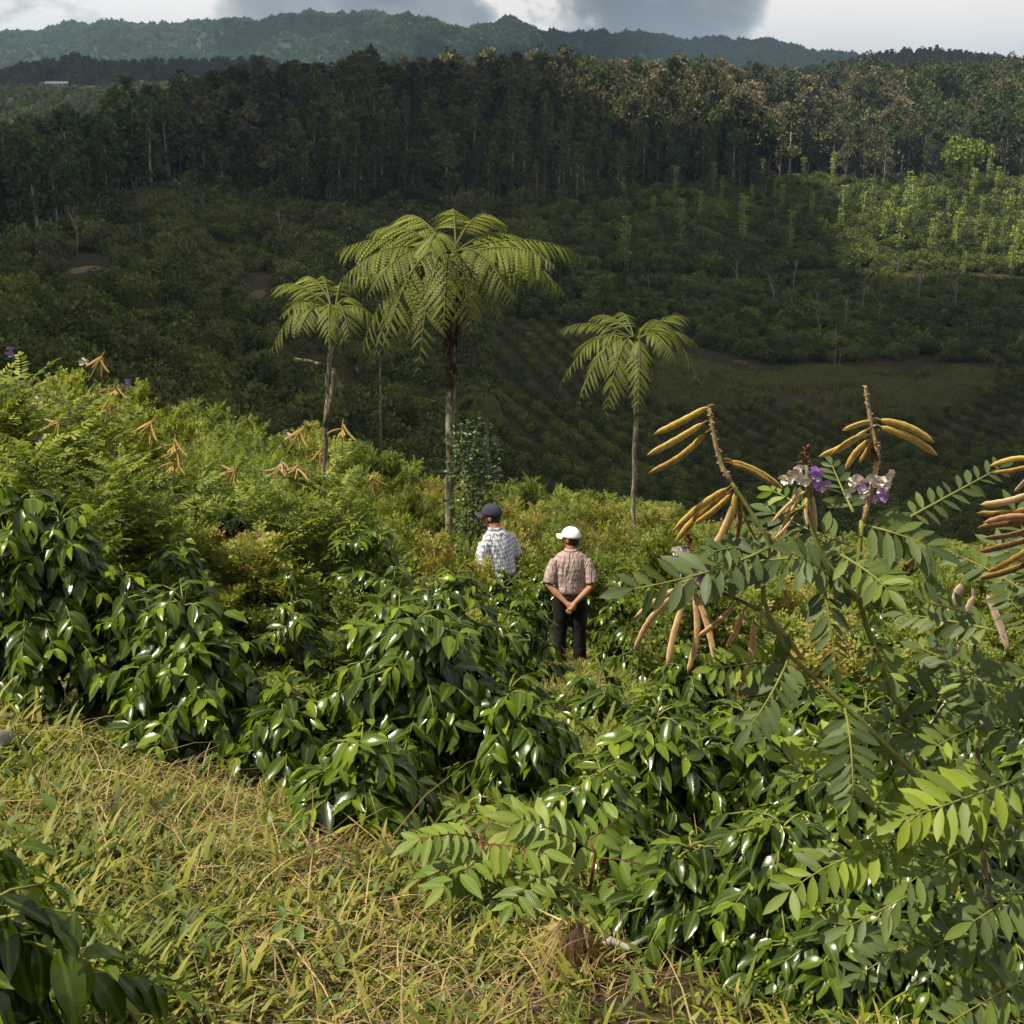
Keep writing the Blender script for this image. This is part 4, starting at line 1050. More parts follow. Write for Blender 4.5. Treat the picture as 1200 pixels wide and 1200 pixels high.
# ------------------------------------------------------------------ pinnate shrubs of the sunlit thicket
def teph_leaf_template(n=8, lo=True):
    r = np.random.default_rng(3); C, Fm = pinnate_frames(r, (0, 0, 0), (0, 1, -.12), n, .26, (0, 0, 1), arch=.1, hang=.18)
    tp = LFT_LO if lo else LFT
    v = np.einsum('mij,nj->mni', Fm[:, :3, :3], tp.v) + Fm[:, None, :3, 3]
    nv = len(tp.v); f = []
    for k in range(len(Fm)):
        for a in tp.f: f.append(tuple(i + k * nv for i in a))
    return T(v.reshape(-1, 3), f)
TLT = teph_leaf_template(8, True)
TLOBJ = [MB().many(teph_leaf_template(9, False), np.eye(4)[None], t).mesh('leaf', M['teph_lit']) for t in (.15, .4, .7, .95)]
def shrub_points(r, h, rad, n, gappy=.5):
    """leaf positions spread through an uneven crown made of upright shoots"""
    pos = []; out = []
    k = max(9, int(20 * rad)); tips = []
    for i in range(k):
        a = r.uniform(0, 6.28); q = rad * math.sqrt(r.random()) * .8
        tips.append((math.cos(a) * q, math.sin(a) * q, h * (1 - .45 * (q / rad) ** 2) * r.uniform(.62, 1.0)))
    for i in range(n):
        t = tips[i % k]; s = r.random() ** .6
        p = np.array([t[0] * (.35 + .65 * s), t[1] * (.35 + .65 * s), t[2] * (.15 + .85 * s)])
        a = r.uniform(0, 6.28); w = rad * .20 * (1.15 - .45 * s)
        d = np.array([math.cos(a), math.sin(a), r.uniform(-.1, .5) + .5 * s])
        pos.append(p + d * w * r.random() * np.array([1, 1, .5])); out.append(d)
    return tips, np.array(pos), np.array(out)
def twig_template():
    r = np.random.default_rng(5); v = []; f = []
    for i in range(9):
        t = .1 + .9 * i / 8; a = i * 2.4; d = np.array([math.cos(a) * .8, .55, math.sin(a) * .6 + .25]) + r.normal(0, .15, 3)
        m_ = frames(np.array([[0, t, 0]]), d, [r.normal(0, .4), 0, 1], np.array([[.62, .44, .4]]))[0]
        q = LFT_LO.v @ m_[:3, :3].T + m_[:3, 3]; k = len(v); v += list(q); f += [tuple(k + j for j in a_) for a_ in LFT_LO.f]
    return T(v, f)
TWIG = twig_template()
def shrub_variant(seed, h, rad, n, mat, tone0, ll, tpl=None):
    r = np.random.default_rng(seed)
    tips, pos, out = shrub_points(r, h, rad, n)
    b = MB()
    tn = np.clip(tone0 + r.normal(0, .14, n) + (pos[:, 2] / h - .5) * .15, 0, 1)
    b.many(TWIG if tpl is None else tpl, frames(pos, out, np.array([0, 0, 1.]) + r.normal(0, .3, (n, 3)), r.uniform(.7, 1.25, n) * ll), tn)
    s = MB()
    for t in tips: s.tube([(t[0] * .08, t[1] * .08, -.15), (t[0] * .5, t[1] * .5, t[2] * .4), (t[0], t[1], t[2] * .97)], [.014, .009, .003], 5)
    return b.mesh('foliage', M[mat]), s.mesh('stem', M['stem_brown'])
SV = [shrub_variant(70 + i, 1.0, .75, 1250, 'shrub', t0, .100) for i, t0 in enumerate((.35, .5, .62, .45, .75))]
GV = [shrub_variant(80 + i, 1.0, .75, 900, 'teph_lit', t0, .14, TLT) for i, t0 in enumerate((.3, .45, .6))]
podb = MB(); pr = np.random.default_rng(9)
def pod_bunch(seed, mat):
    r = np.random.default_rng(seed); b = MB()
    n = int(r.integers(5, 10))
    for i in range(n):
        a = 2 * math.pi * i / n + r.uniform(-.9, .9); dn = r.uniform(.2, 1.8)
        e = nrm(np.array([math.cos(a), math.sin(a), -dn])) * r.uniform(.08, .13)
        pod_mesh(b, (0, 0, r.uniform(-.03, .02)), tuple(e), .0065, .004, .06, r.uniform(.35, .8), 0, r)
    b.tube([(0, 0, -.16), (0.005, 0, .0), (0.0, 0, .05)], [.004, .004, .002], 5)
    return b.mesh('pod_cluster', mat)
PB = [pod_bunch(i, M['pod']) for i in range(3)] + [pod_bunch(i + 5, M['pod_tan']) for i in range(2)]
fr = np.random.default_rng(4)
FLW = flower_mb(fr, np.array([0, 0, 0.]), .03, 0, 3).mesh('flower', M['petal']); FLP = flower_mb(fr, np.array([0, 0, 0.]), .03, 0, 3).mesh('flower', M['petal_w'])

def thicket_shrub(var, px, y, toprow, half, label, group, r, name='thicket_shrub'):
    loc, h, rad = at(px, y, toprow, half)
    h = min(max(h, .5), 2.8)
    root = empty(name, loc, label, 'shrub', group, rz=r.uniform(0, 6.28))
    root.scale = (rad / .75, rad / .75, h)
    put('foliage', var[0], root, kind='stuff'); put('stem', var[1], root)
    return root, h, rad
# nearer shrubs at the left, with leaves one can tell apart, pods and flowers
LEFT = [
 (30, 9.6, 425, 95, 230, .24, 'tallest pod-bearing shrub at the left edge, with purple flowers on top', [(15, 403, 1), (48, 507, 1)], [(68, 486, 1.1)]),
 (115, 10.4, 428, 75, 200, .22, 'pod-bearing shrub second from the left edge, with golden pods over its crown', [(95, 415, 0), (152, 440, 1), (40, 460, 0)], [(118, 412, 1.1), (135, 445, 1.1), (128, 462, 1)]),
 (60, 8.2, 505, 85, 200, .22, 'bushy shrub just above the tall dark coffee bush', [], []),
 (165, 9.2, 500, 60, 150, .20, 'shrub with a drooping golden pod bunch, behind the tall dark coffee bush', [], [(177, 488, 1.2), (205, 510, 1)]),
 (385, 11.2, 505, 65, 200, .22, 'shrub with tan pod bunches below the small forked tree fern', [(335, 502, 0)], [(352, 498, 1.3), (402, 492, 1.2), (376, 520, 1.2), (328, 536, 1.2), (348, 540, 1.1)]),
 (430, 11.6, 540, 50, 140, .20, 'shrub with a single dry pod bunch, left of the tallest fern trunk', [], [(438, 552, 1.3)]),
 (300, 10.8, 545, 60, 150, .20, 'shrub with a fan of golden pods in the middle of the thicket', [], [(275, 542, 1.3)]),
 (215, 10.0, 545, 50, 120, .20, 'shrub with brown pods at the foot of the sunlit thicket', [], [(208, 520, 1.1), (205, 532, 1)]),
]
lr = np.random.default_rng(12)
for (px, y, tr_, hf, nl, ll, lab, fl, pods) in LEFT:
    loc, h, rad = at(px, y, tr_, hf)
    root = empty('pod_bearing_shrub', loc, lab, 'shrub', 'pod-bearing shrubs at the left of the thicket')
    tips, pos, out = shrub_points(lr, h, rad, nl + 260)
    s = MB()
    for t in tips: s.tube([(t[0] * .08, t[1] * .08, -.15), (t[0] * .5, t[1] * .5, t[2] * .4), (t[0], t[1], t[2] * .97)], [.016, .01, .003], 5)
    put('stem', s.mesh('stem', M['stem_brown']), root)
    score = pos @ nrm(-np.array(loc)) + pos[:, 2] * .3; od = np.argsort(-score)
    Fm = frames(pos, out, np.array([0, 0, 1.]) + lr.normal(0, .3, pos.shape), lr.uniform(.8, 1.25, len(pos)) * ll)
    for i in od[:nl]: put('leaf', TLOBJ[int(lr.choice(4, p=[.15, .3, .35, .2]))], root, BM(Fm[i]))
    rs = od[nl:]
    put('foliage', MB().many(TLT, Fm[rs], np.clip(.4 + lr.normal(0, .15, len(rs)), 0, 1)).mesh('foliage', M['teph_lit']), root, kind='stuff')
    for k, (a, b_, kk) in enumerate(fl):
        p = Vector(pt(a, b_ + 10, y - rad * .3)) - root.location
        put('flower', FLW if kk else FLP, root, Matrix.Translation(p) @ Matrix.Scale(1.4, 4))
    for k, (a, b_, s_) in enumerate(pods):
        p = Vector(pt(a, b_ + 8, y - rad * .45)) - root.location
        put('pod_cluster', PB[(px + k) % 5], root, Matrix.Translation(p) @ Matrix.Rotation(k * 1.3 + px, 4, 'Z') @ Matrix.Rotation(math.sin(k * 5.1 + px) * .6, 4, 'X') @ Matrix.Scale(s_ * 1.15, 4))
# the rest of the thicket: rows of shrubs up to the crest
CRX = [-150, 0, 100, 180, 300, 400, 450, 560, 700, 800, 950, 1200, 1300]
CRR = [390, 402, 420, 438, 468, 500, 522, 545, 572, 598, 625, 640, 650]
tr2 = np.random.default_rng(15)
cnt = 0
def region_word(px):
    return ('far left end' if px < 160 else 'left part' if px < 340 else 'stretch below the small forked tree fern' if px < 470 else
            'stretch round the tallest fern trunk' if px < 620 else 'stretch behind the white-capped man' if px < 800 else 'right end')
for y in [9.5, 11.0, 12.6, 14.2, 15.8, 17.4, 19.0, 20.8, 22.8, 24.8, 27, 29.5, 32.5, 36]:
    step = 74 * 13 / y
    px = -90 + tr2.uniform(0, 40)
    while px < 1290:
        x_, _, gz = gpos(px, y); yc = float(crest(x_, y))
        ok = y < yc + (5.5 if px < 760 else 13)
        if 540 < px < 715 and y < 14.4 : ok = False          # the men's clearing
        if 600 < px < 760 and y < 15.0: ok = False
        if ok:
            lim = np.interp(px, CRX, CRR)
            ground_row = proj(x_, y, gz)[1]
            d = y * CT - gz * ST
            hh = tr2.uniform(1.15, 1.75) * (.62 if y < 12 and px > 190 else 1)
            tr_ = ground_row - hh * F / d * .95
            tr_ = max(tr_, lim + tr2.uniform(-4, 16))
            if 540 < px < 760 and tr_ < 590 + (10 if px < 620 else 0): tr_ = max(tr_, lim)
            if ground_row - tr_ > 12:
                g = tr2.random() < (.45 if px < 480 else .2)
                lab = ('yellow-green ' if not g else 'fresh green ') + 'shrub in the ' + ('front' if y < 12 else 'middle' if y < 17 else 'back') + ' of the sunlit thicket, ' + region_word(px).replace('stretch ', '')
                thicket_shrub(GV[tr2.integers(0, 3)] if g else SV[tr2.integers(0, 5)], px, y, tr_, tr2.uniform(.55, .85) * F / d * 1.0, lab, 'shrubs of the sunlit thicket, ' + region_word(px), tr2)
                cnt += 1
        px += step * tr2.uniform(.8, 1.2) * (1.35 if px > 830 else 1)
print('thicket shrubs', cnt)

# ------------------------------------------------------------------ scattering
def scatter(name, P_, rot, scl, idx, protos, kind='stuff', tilt=None):
    me = bpy.data.meshes.new(name); n = len(P_)
    me.vertices.add(n); me.vertices.foreach_set('co', np.asarray(P_, np.float32).ravel())
    e = np.zeros((n, 3), np.float32); e[:, 2] = rot
    if tilt is not None: e[:, 0] = tilt[:, 0]; e[:, 1] = tilt[:, 1]
    a = me.attributes.new('rot', 'FLOAT_VECTOR', 'POINT'); a.data.foreach_set('vector', e.ravel())
    s = np.asarray(scl, np.float32)
    if s.ndim == 1: s = np.repeat(s[:, None], 3, 1)
    a = me.attributes.new('scl', 'FLOAT_VECTOR', 'POINT'); a.data.foreach_set('vector', s.ravel())
    a = me.attributes.new('idx', 'INT', 'POINT'); a.data.foreach_set('value', np.asarray(idx, np.int32))
    o = put(name, me); o['kind'] = kind
    g = bpy.data.node_groups.new(name, 'GeometryNodeTree')
    g.interface.new_socket('Geometry', in_out='INPUT', socket_type='NodeSocketGeometry')
    g.interface.new_socket('Geometry', in_out='OUTPUT', socket_type='NodeSocketGeometry')
    gi = g.nodes.new('NodeGroupInput'); go = g.nodes.new('NodeGroupOutput'); jn = g.nodes.new('GeometryNodeJoinGeometry')
    def att(nm, dt):
        q = g.nodes.new('GeometryNodeInputNamedAttribute'); q.data_type = dt; q.inputs['Name'].default_value = nm; return q.outputs['Attribute']
    ra, sa, ia = att('rot', 'FLOAT_VECTOR'), att('scl', 'FLOAT_VECTOR'), att('idx', 'INT')
    e2r = g.nodes.new('FunctionNodeEulerToRotation'); g.links.new(ra, e2r.inputs[0])
    for k, pm in enumerate(protos):
        po = bpy.data.objects.new('proto_' + pm.name, pm)
        oi = g.nodes.new('GeometryNodeObjectInfo'); oi.inputs['Object'].default_value = po; oi.inputs['As Instance'].default_value = True
        c = g.nodes.new('FunctionNodeCompare'); c.data_type = 'INT'; c.operation = 'EQUAL'
        g.links.new(ia, c.inputs[2]); c.inputs[3].default_value = k
        ip = g.nodes.new('GeometryNodeInstanceOnPoints')
        g.links.new(gi.outputs[0], ip.inputs['Points']); g.links.new(c.outputs[0], ip.inputs['Selection'])
        g.links.new(oi.outputs['Geometry'], ip.inputs['Instance']); g.links.new(e2r.outputs[0], ip.inputs['Rotation']); g.links.new(sa, ip.inputs['Scale'])
        g.links.new(ip.outputs[0], jn.inputs[0])
    g.links.new(jn.outputs[0], go.inputs[0])
    md = o.modifiers.new('scatter', 'NODES'); md.node_group = g
    return o

# ------------------------------------------------------------------ far vegetation shapes (metres)
def crown_mesh(seed, kind, mat):
    r = np.random.default_rng(seed); b = MB(); cl = []
    if kind == 'tall':       # tall irregular forest tree, 18 m
        H0 = 18
        for i in range(34):
            t = r.random() ** .8; z = 6.0 + 11.5 * t; w = 3.1 * (math.sin(math.pi * min(1, .18 + .8 * t)) ** .7) * r.uniform(.4, 1.05)
            a = r.uniform(0, 6.28); cl.append((math.cos(a) * w, math.sin(a) * w, z, r.uniform(.9, 1.6)))
        q, n = .62, 26
    elif kind == 'pine':
        for i in range(40):
            t = r.random(); z = 3.5 + 14 * t; w = 3.0 * (1 - t) ** .8 * r.uniform(.5, 1.05)
            a = r.uniform(0, 6.28); cl.append((math.cos(a) * w, math.sin(a) * w, z, r.uniform(.6, 1.1)))
        q, n = .5, 22
    elif kind == 'broad':
        for i in range(36):
            v = nrm(r.normal(0, 1, 3)); v[2] = v[2] * .75; k = r.uniform(.6, 1.05)
            cl.append((v[0] * 4.4 * k, v[1] * 4.4 * k, 9.5 + v[2] * 4.4 * k, r.uniform(1.1, 1.9)))
        q, n = .66, 30
    elif kind == 'sparse':
        for i in range(22):
            t = r.random(); z = 6.5 + 10 * t; w = 2.8 * r.uniform(.3, 1.1) * (1.1 - .5 * t)
            a = r.uniform(0, 6.28); cl.append((math.cos(a) * w, math.sin(a) * w, z, r.uniform(.8, 1.4)))
        q, n = .5, 18
    P_ = []; D_ = []; t_ = []
    for (cx, cy, cz, cr) in cl:
        v = nrm(r.normal(0, 1, (n, 3))); P_.append(np.array([cx, cy, cz]) + v * cr * r.uniform(.3, 1.0, (n, 1)) * [1, 1, .7]); D_.append(v + [0, 0, .3])
        t_.append(np.clip(.5 + r.normal(0, .12) + r.normal(0, .12, n), 0, 1))
    P_ = np.concatenate(P_); D_ = np.concatenate(D_)
    b.many(QUAD, frames(P_, D_, r.normal(0, 1, P_.shape), r.uniform(.6, 1.25, len(P_)) * q), np.concatenate(t_))
    me = b.mesh('crown', M[mat], smooth=False)
    tb = MB(); top = 15 if kind != 'broad' else 10
    tb.tube([(0, 0, -1), (r.uniform(-.3, .3), 0, top * .5), (r.uniform(-.5, .5), .2, top)], [.34, .27, .09], 6)
    for (cx, cy, cz, cr) in cl[::4]:
        tb.tube([(0, 0, max(3, cz - 3.0)), (cx * .5, cy * .5, cz - 1), (cx, cy, cz)], [.10, .07, .03], 4)
    return me, tb.mesh('trunk', M['far_trunk'])
def both(name, cm, tm):
    """crown and trunk of one tree in one mesh for the uncounted mass"""
    me = bpy.data.meshes.new(name)
    import bmesh
    bm = bmesh.new(); bm.from_mesh(cm); k = len(bm.faces); bm.from_mesh(tm)
    bm.faces.ensure_lookup_table()
    for f in bm.faces[k:]: f.material_index = 1
    bm.to_mesh(me); bm.free()
    me.materials.append(cm.materials[0]); me.materials.append(tm.materials[0])
    return me
KIND = {}
for nm, kd, mt, sd in [('dark1', 'tall', 'tree_dark', 1), ('dark2', 'tall', 'tree_dark', 2), ('dark3', 'pine', 'tree_dark', 3), ('green1', 'pine', 'tree_green', 4), ('green2', 'tall', 'tree_green', 5),
                       ('green3', 'broad', 'tree_green', 6), ('brown1', 'tall', 'tree_brown', 7), ('brown2', 'sparse', 'tree_brown', 8), ('bright', 'broad', 'tree_bright', 9), ('dark4', 'broad', 'tree_dark', 10)]:
    KIND[nm] = crown_mesh(sd * 11, kd, mt)
KN = list(KIND)
TREE_ALL = [both('forest_mass_tree', *KIND[k]) for k in KN]
TREE_LAB = {'dark1': 'tall dark', 'dark2': 'tall dark', 'dark3': 'dark pointed', 'green1': 'green pointed', 'green2': 'tall green', 'green3': 'round green', 'brown1': 'tall brown-leaved', 'brown2': 'thin brown-leaved', 'bright': 'bright green', 'dark4': 'round dark'}
def bush_mesh(seed, mat, n=420, q=.10, lumps=9):
    r = np.random.default_rng(seed); c = np.stack([r.uniform(-.45, .45, lumps), r.uniform(-.45, .45, lumps), r.uniform(.3, .95, lumps)], 1)
    k = r.integers(0, lumps, n); v = nrm(r.normal(0, 1, (n, 3)))
    P_ = c[k] + v * r.uniform(.16, .36, (n, 1)); P_[:, 2] = np.maximum(P_[:, 2], .03)
    return MB().many(QUAD, frames(P_, v + [0, 0, .4], r.normal(0, 1, (n, 3)), r.uniform(.6, 1.3, n) * q), np.clip(.5 + (P_[:, 2] - .6) * .25 + r.normal(0, .15, n), 0, 1)).mesh('bush', M[mat], smooth=False)
BUSHM = [bush_mesh(i, 'bush_far') for i in range(4)] + [bush_mesh(i + 9, 'bush_olive') for i in range(3)]

# ------------------------------------------------------------------ what of the land the camera can see
PXG = np.linspace(-150, 1350, 151); YG = np.exp(np.linspace(math.log(34), math.log(4200), 260))
def x_of(px, y):
    x = (px - 600) / F * y
    for _ in range(4):
        z = Hh(x, y); x = (px - 600) / F * (y * CT - z * ST)
    return x
PP, YY = np.meshgrid(PXG, YG); XX = x_of(PP, YY); ZZ = Hh(XX, YY)
ROWG = proj(XX, YY, ZZ)[1]
CM = np.minimum.accumulate(ROWG, 0)
def visible(px, y, row, margin):
    i = np.clip(np.searchsorted(YG, y) - 1, 0, len(YG) - 1); j = np.clip(np.round((px + 150) / 10).astype(int), 0, 150)
    return row - margin < CM[i, j]
def land(n, px0, px1, y0, y1, seed, power=2.0):
    """random places on the ground inside a wedge, even by area"""
    r = np.random.default_rng(seed)
    y = (r.uniform(y0 ** power, y1 ** power, n)) ** (1 / power)
    px = r.uniform(px0, px1, n); x = (px - 600) / F * y * 1.02
    z = Hh(x, y); px, row = proj(x, y, z)
    return x, y, z, px, row, r
FBX = [-700, 0, 100, 190, 260, 400, 560, 700, 800, 900, 1300]; FBR = [300, 304, 272, 222, 222, 258, 252, 236, 222, 214, 209]

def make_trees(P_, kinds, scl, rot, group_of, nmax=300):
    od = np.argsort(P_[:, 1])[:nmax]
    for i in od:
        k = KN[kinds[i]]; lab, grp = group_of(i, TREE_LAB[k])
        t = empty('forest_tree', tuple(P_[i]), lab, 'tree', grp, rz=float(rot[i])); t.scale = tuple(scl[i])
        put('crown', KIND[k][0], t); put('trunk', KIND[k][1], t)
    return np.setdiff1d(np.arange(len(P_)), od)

# forest on the ridge
x, y, z, px, row, r = land(15000, -140, 1340, 230, 620, 1)
fb = np.interp(px, FBX, FBR)
keep = (row < fb + r.normal(0, 5, len(x)) + 26 * (fbm(x / 22, y / 22, 93) - .5)) & visible(px, y, row, 60)
keep &= r.random(len(x)) < np.where(y > 540, .55, .8)
x, y, z, px, row = [a[keep] for a in (x, y, z, px, row)]
n = len(x); q = r.random(n); patch = fbm(x / 45, y / 45, 8)
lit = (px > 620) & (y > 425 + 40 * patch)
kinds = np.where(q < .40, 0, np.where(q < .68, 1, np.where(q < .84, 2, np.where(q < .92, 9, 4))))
gz = (px > 330) & (px < 840) & (row > 165) & (y < 420)
kinds = np.where(gz & (q < .7), np.where(q < .4, 3, 2), kinds)
lf = (px < 200) & (patch > .42); kinds = np.where(lf & (q < .8), np.where(q < .35, 3, 4), kinds)
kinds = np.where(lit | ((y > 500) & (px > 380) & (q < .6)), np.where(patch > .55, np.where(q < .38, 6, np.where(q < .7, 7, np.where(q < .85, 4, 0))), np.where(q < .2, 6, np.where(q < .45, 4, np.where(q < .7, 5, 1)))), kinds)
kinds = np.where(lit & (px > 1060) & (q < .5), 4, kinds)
s = r.uniform(.55, 1.25, n) * (.8 + .45 * fbm(x / 30, y / 30, 19)) * np.where(gz, .82, 1.0) * np.where(r.random(n) < .06, 1.2, 1)
scl = np.stack([s * r.uniform(.85, 1.15, n), s * r.uniform(.85, 1.15, n), s], 1)
P_ = np.stack([x, y, z], 1); rot = r.uniform(0, 6.28, n)
def fg(i, lab):
    w = 'at the left' if px[i] < 250 else 'behind the tallest tree fern' if px[i] < 620 else 'above the small right tree fern' if px[i] < 850 else 'above the sunlit terraces'
    return lab + ' tree at the lower edge of the forest, ' + w, 'trees at the lower edge of the forest, ' + w
rest = make_trees(P_, kinds, scl, rot, fg)
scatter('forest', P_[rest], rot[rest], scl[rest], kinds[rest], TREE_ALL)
print('forest', n)
# bright green round tree and the one dark giant on the skyline
for (p_, yy_, k_, s_, lab) in [(1122, 415, 'bright', 1.35, 'bright green round tree standing out of the forest above the sunlit terraces'),
                               (900, 470, 'dark1', 1.25, 'tall dark tree rising above the brown treetops on the ridge'),
                               (1012, 455, 'brown2', 1.2, 'thin brown-leaved tree rising above the ridge at the right'),
                               (605, 470, 'dark2', 1.15, 'tall dark tree topping the ridge above the tallest tree fern'),
                               (462, 470, 'dark1', 1.1, 'tall dark tree topping the ridge left of the tallest tree fern')]:
    gx_ = gpos(p_, yy_); t = empty('forest_tree', gx_, lab, 'tree', 'trees standing out of the forest'); t.scale = (s_,) * 3
    put('crown', KIND[k_][0], t); put('trunk', KIND[k_][1], t)

# sunlit woods at the left beyond the ridge, and the dark hills behind
x, y, z, px, row, r = land(20000, -140, 900, 600, 1000, 2)
keep = visible(px, y, row, 30); x, y, z, px, row = [a[keep] for a in (x, y, z, px, row)]; n = len(x); q = r.random(n)
kinds = np.where(q < .35, 3, np.where(q < .55, 5, np.where(q < .7, 4, np.where(q < .85, 8, 6))))  # brighter tree kinds mixed in to make the woods look sunlit
s = r.uniform(.55, .95, n); scatter('sunlit_far_woods', np.stack([x, y, z], 1), r.uniform(0, 6.28, n), s, kinds, TREE_ALL)
print('woods', n)
x, y, z, px, row, r = land(16000, -140, 1340, 1000, 1600, 3)
keep = visible(px, y, row, 24) & ~((np.abs(px - 68) < 17) & (y < 1170)); x, y, z, px, row = [a[keep] for a in (x, y, z, px, row)]; n = len(x); q = r.random(n)
s = r.uniform(.7, 1.15, n); scatter('dark_hill_woods', np.stack([x, y, z], 1), r.uniform(0, 6.28, n), s, np.where(q < .5, 0, np.where(q < .8, 1, 9)), TREE_ALL)
print('hills', n)
# mountain forest
MT = []
for sd in range(3):
    r = np.random.default_rng(sd + 40); v = nrm(r.normal(0, 1, (70, 3))); v[:, 2] = np.abs(v[:, 2])
    MT.append(MB().many(QUAD, frames(v * r.uniform(.5, 1, (70, 1)) * [6, 6, 9], v + [0, 0, .5], r.normal(0, 1, (70, 3)), r.uniform(2.2, 4.2, 70)), np.clip(.5 + r.normal(0, .15, 70), 0, 1)).mesh('mountain_tree', M['mount'], smooth=False))
x, y, z, px, row, r = land(90000, -140, 1340, 1700, 3600, 4, 1.6)
keep = visible(px, y, row, 6); x, y, z, px, row = [a[keep] for a in (x, y, z, px, row)]; n = len(x)
dens = fbm(x / 170, y / 170, 12); k2 = (r.random(n) < np.clip((dens - .22) * 4, .35, 1)); x, y, z = x[k2], y[k2], z[k2]; n = len(x)
s = r.uniform(.5, 1.3, n) * np.where(r.random(n) < .05, 1.5, 1); scatter('mountain_forest', np.stack([x, y, z], 1), r.uniform(0, 6.28, n), s, r.integers(0, 3, n), MT)
print('mountain', n)

# ------------------------------------------------------------------ coffee land in the valley
def valley_bushes():
    out = []
    # hedge rows in the hollow
    r = np.random.default_rng(5)
    S = np.arange(-40, 150, 3.9); A = np.arange(58, 260, 1.25)
    s_, a_ = np.meshgrid(S, A); s_ = s_.ravel(); a_ = a_.ravel()
    y = a_ + r.normal(0, .22, len(a_)); x = s_ - .20 * y + 1.6 * np.sin(y / 34) + r.normal(0, .16, len(a_))
    z = Hh(x, y); px, row = proj(x, y, z)
    lo = np.interp(px, [520, 560, 600, 760, 900, 1000, 1120, 1170, 1300], [520, 400, 372, 392, 474, 484, 484, 425, 425])
    k = (px > 540 + np.maximum(0, (row - 430)) * .05) & (row > lo + r.normal(0, 3, len(x))) & (px < 1330) & (r.random(len(x)) < .93)
    out.append((x[k], y[k], z[k], r.uniform(.85, 1.25, k.sum()), np.where(r.random(k.sum()) < .8, r.integers(0, 4, k.sum()), r.integers(4, 7, k.sum()))))
    # loose rows on the left hillside
    S = np.arange(-300, 60, 3.2); A = np.arange(40, 440, 1.9)
    s_, a_ = np.meshgrid(S, A); s_ = s_.ravel(); a_ = a_.ravel()
    y = a_ + r.normal(0, .6, len(a_)); x = s_ + .12 * (y - 40) + r.normal(0, .7, len(a_))
    z = Hh(x, y); px, row = proj(x, y, z); fb = np.interp(px, FBX, FBR)
    lo = np.interp(px, [520, 560, 600, 760, 900, 1000, 1300], [520, 400, 372, 392, 480, 500, 500])
    de = fbm(x / 13, y / 13, 31)
    bare = (((px - 100) / 34) ** 2 + ((row - 318) / 22) ** 2 < 1) | (((px - 303) / 22) ** 2 + ((row - 345) / 24) ** 2 < 1)
    path = np.abs(px - np.interp(row, [415, 425, 450, 480, 505], [325, 345, 398, 430, 470])) < 17
    hv = np.where(r.random(len(x)) < .12, 1.6, 1.0) * (1 + np.clip(y - 130, 0, 170) / 170)
    k = (px > -140) & ((px < 575) | (row < lo)) & (px < 620) & (row > fb - 4) & (de > .30) & ~bare & ~(path & (row > 412) & (row < 505)) & (r.random(len(x)) < .95)
    out.append((x[k], y[k], z[k], r.uniform(.8, 1.9, k.sum()) * hv[k], np.where(r.random(k.sum()) < .72, r.integers(0, 4, k.sum()), r.integers(4, 7, k.sum()))))
    # terraces at the right
    x, y, z, px, row, r2 = land(44000, 560, 1340, 165, 460, 6)
    fb = np.interp(px, FBX, FBR); lo = np.interp(px, [520, 560, 600, 760, 900, 1000, 1300], [520, 400, 372, 392, 425, 425, 425])
    de = fbm(x / 16, y / 9, 35)
    road = np.abs(row - np.interp(px, [590, 660, 720, 800, 860, 950, 1020, 1100, 1180, 1260], [298, 316, 324, 328, 333, 323, 324, 328, 331, 331])) < 5.5
    terr = np.abs(((z + 200 + .5 * np.sin(x / 17)) / 2.4) % 1 - .5) < .31
    k = (px > 600) & (row > fb - 4) & (row < lo) & (de > .27) & ~(road & (px > 620) & (de < .66)) & (terr | (r2.random(len(x)) < .10))
    out.append((x[k], y[k], z[k], r2.uniform(.8, 2.3, k.sum()) * np.where(r2.random(k.sum()) < .10, 1.7, 1), r2.choice(4, k.sum())))
    return [np.concatenate([o[i] for o in out]) for i in range(5)]
x, y, z, s, kd = valley_bushes(); n = len(x); r = np.random.default_rng(8); rot = r.uniform(0, 6.28, n)
px, row = proj(x, y, z); vis = visible(px, y, row, 14) & (y > np.interp(px, [0, 300, 600, 1200], [36, 42, 50, 55]))
sh = np.array([H_ for H_ in np.interp(px, CRX, CRR)])
front = np.where(vis & (row < sh + 60) & (px > 0) & (px < 1200))[0]
# a few bushes that show largest are objects of their own
od = front[np.argsort(y[front])[:300]]
for i in od:
    w = 'left hillside' if px[i] < 420 else 'slope behind the tallest fern' if px[i] < 640 else 'hollow right of the tallest fern'
    o = put('valley_coffee_bush', BUSHM[kd[i]]); o.location = (x[i], y[i], z[i]); o.rotation_euler = (0, 0, rot[i]); o.scale = (s[i],) * 3
    tag(o, 'dim coffee bush low on the shaded ' + w, 'coffee bush', 'bushes on the shaded ' + w)
m_ = vis.copy(); m_[od] = False; i = np.where(m_)[0]
scatter('valley_coffee_plantation', np.stack([x, y, z], 1)[i], rot[i], s[i], kd[i], BUSHM)
print('bushes', len(i))
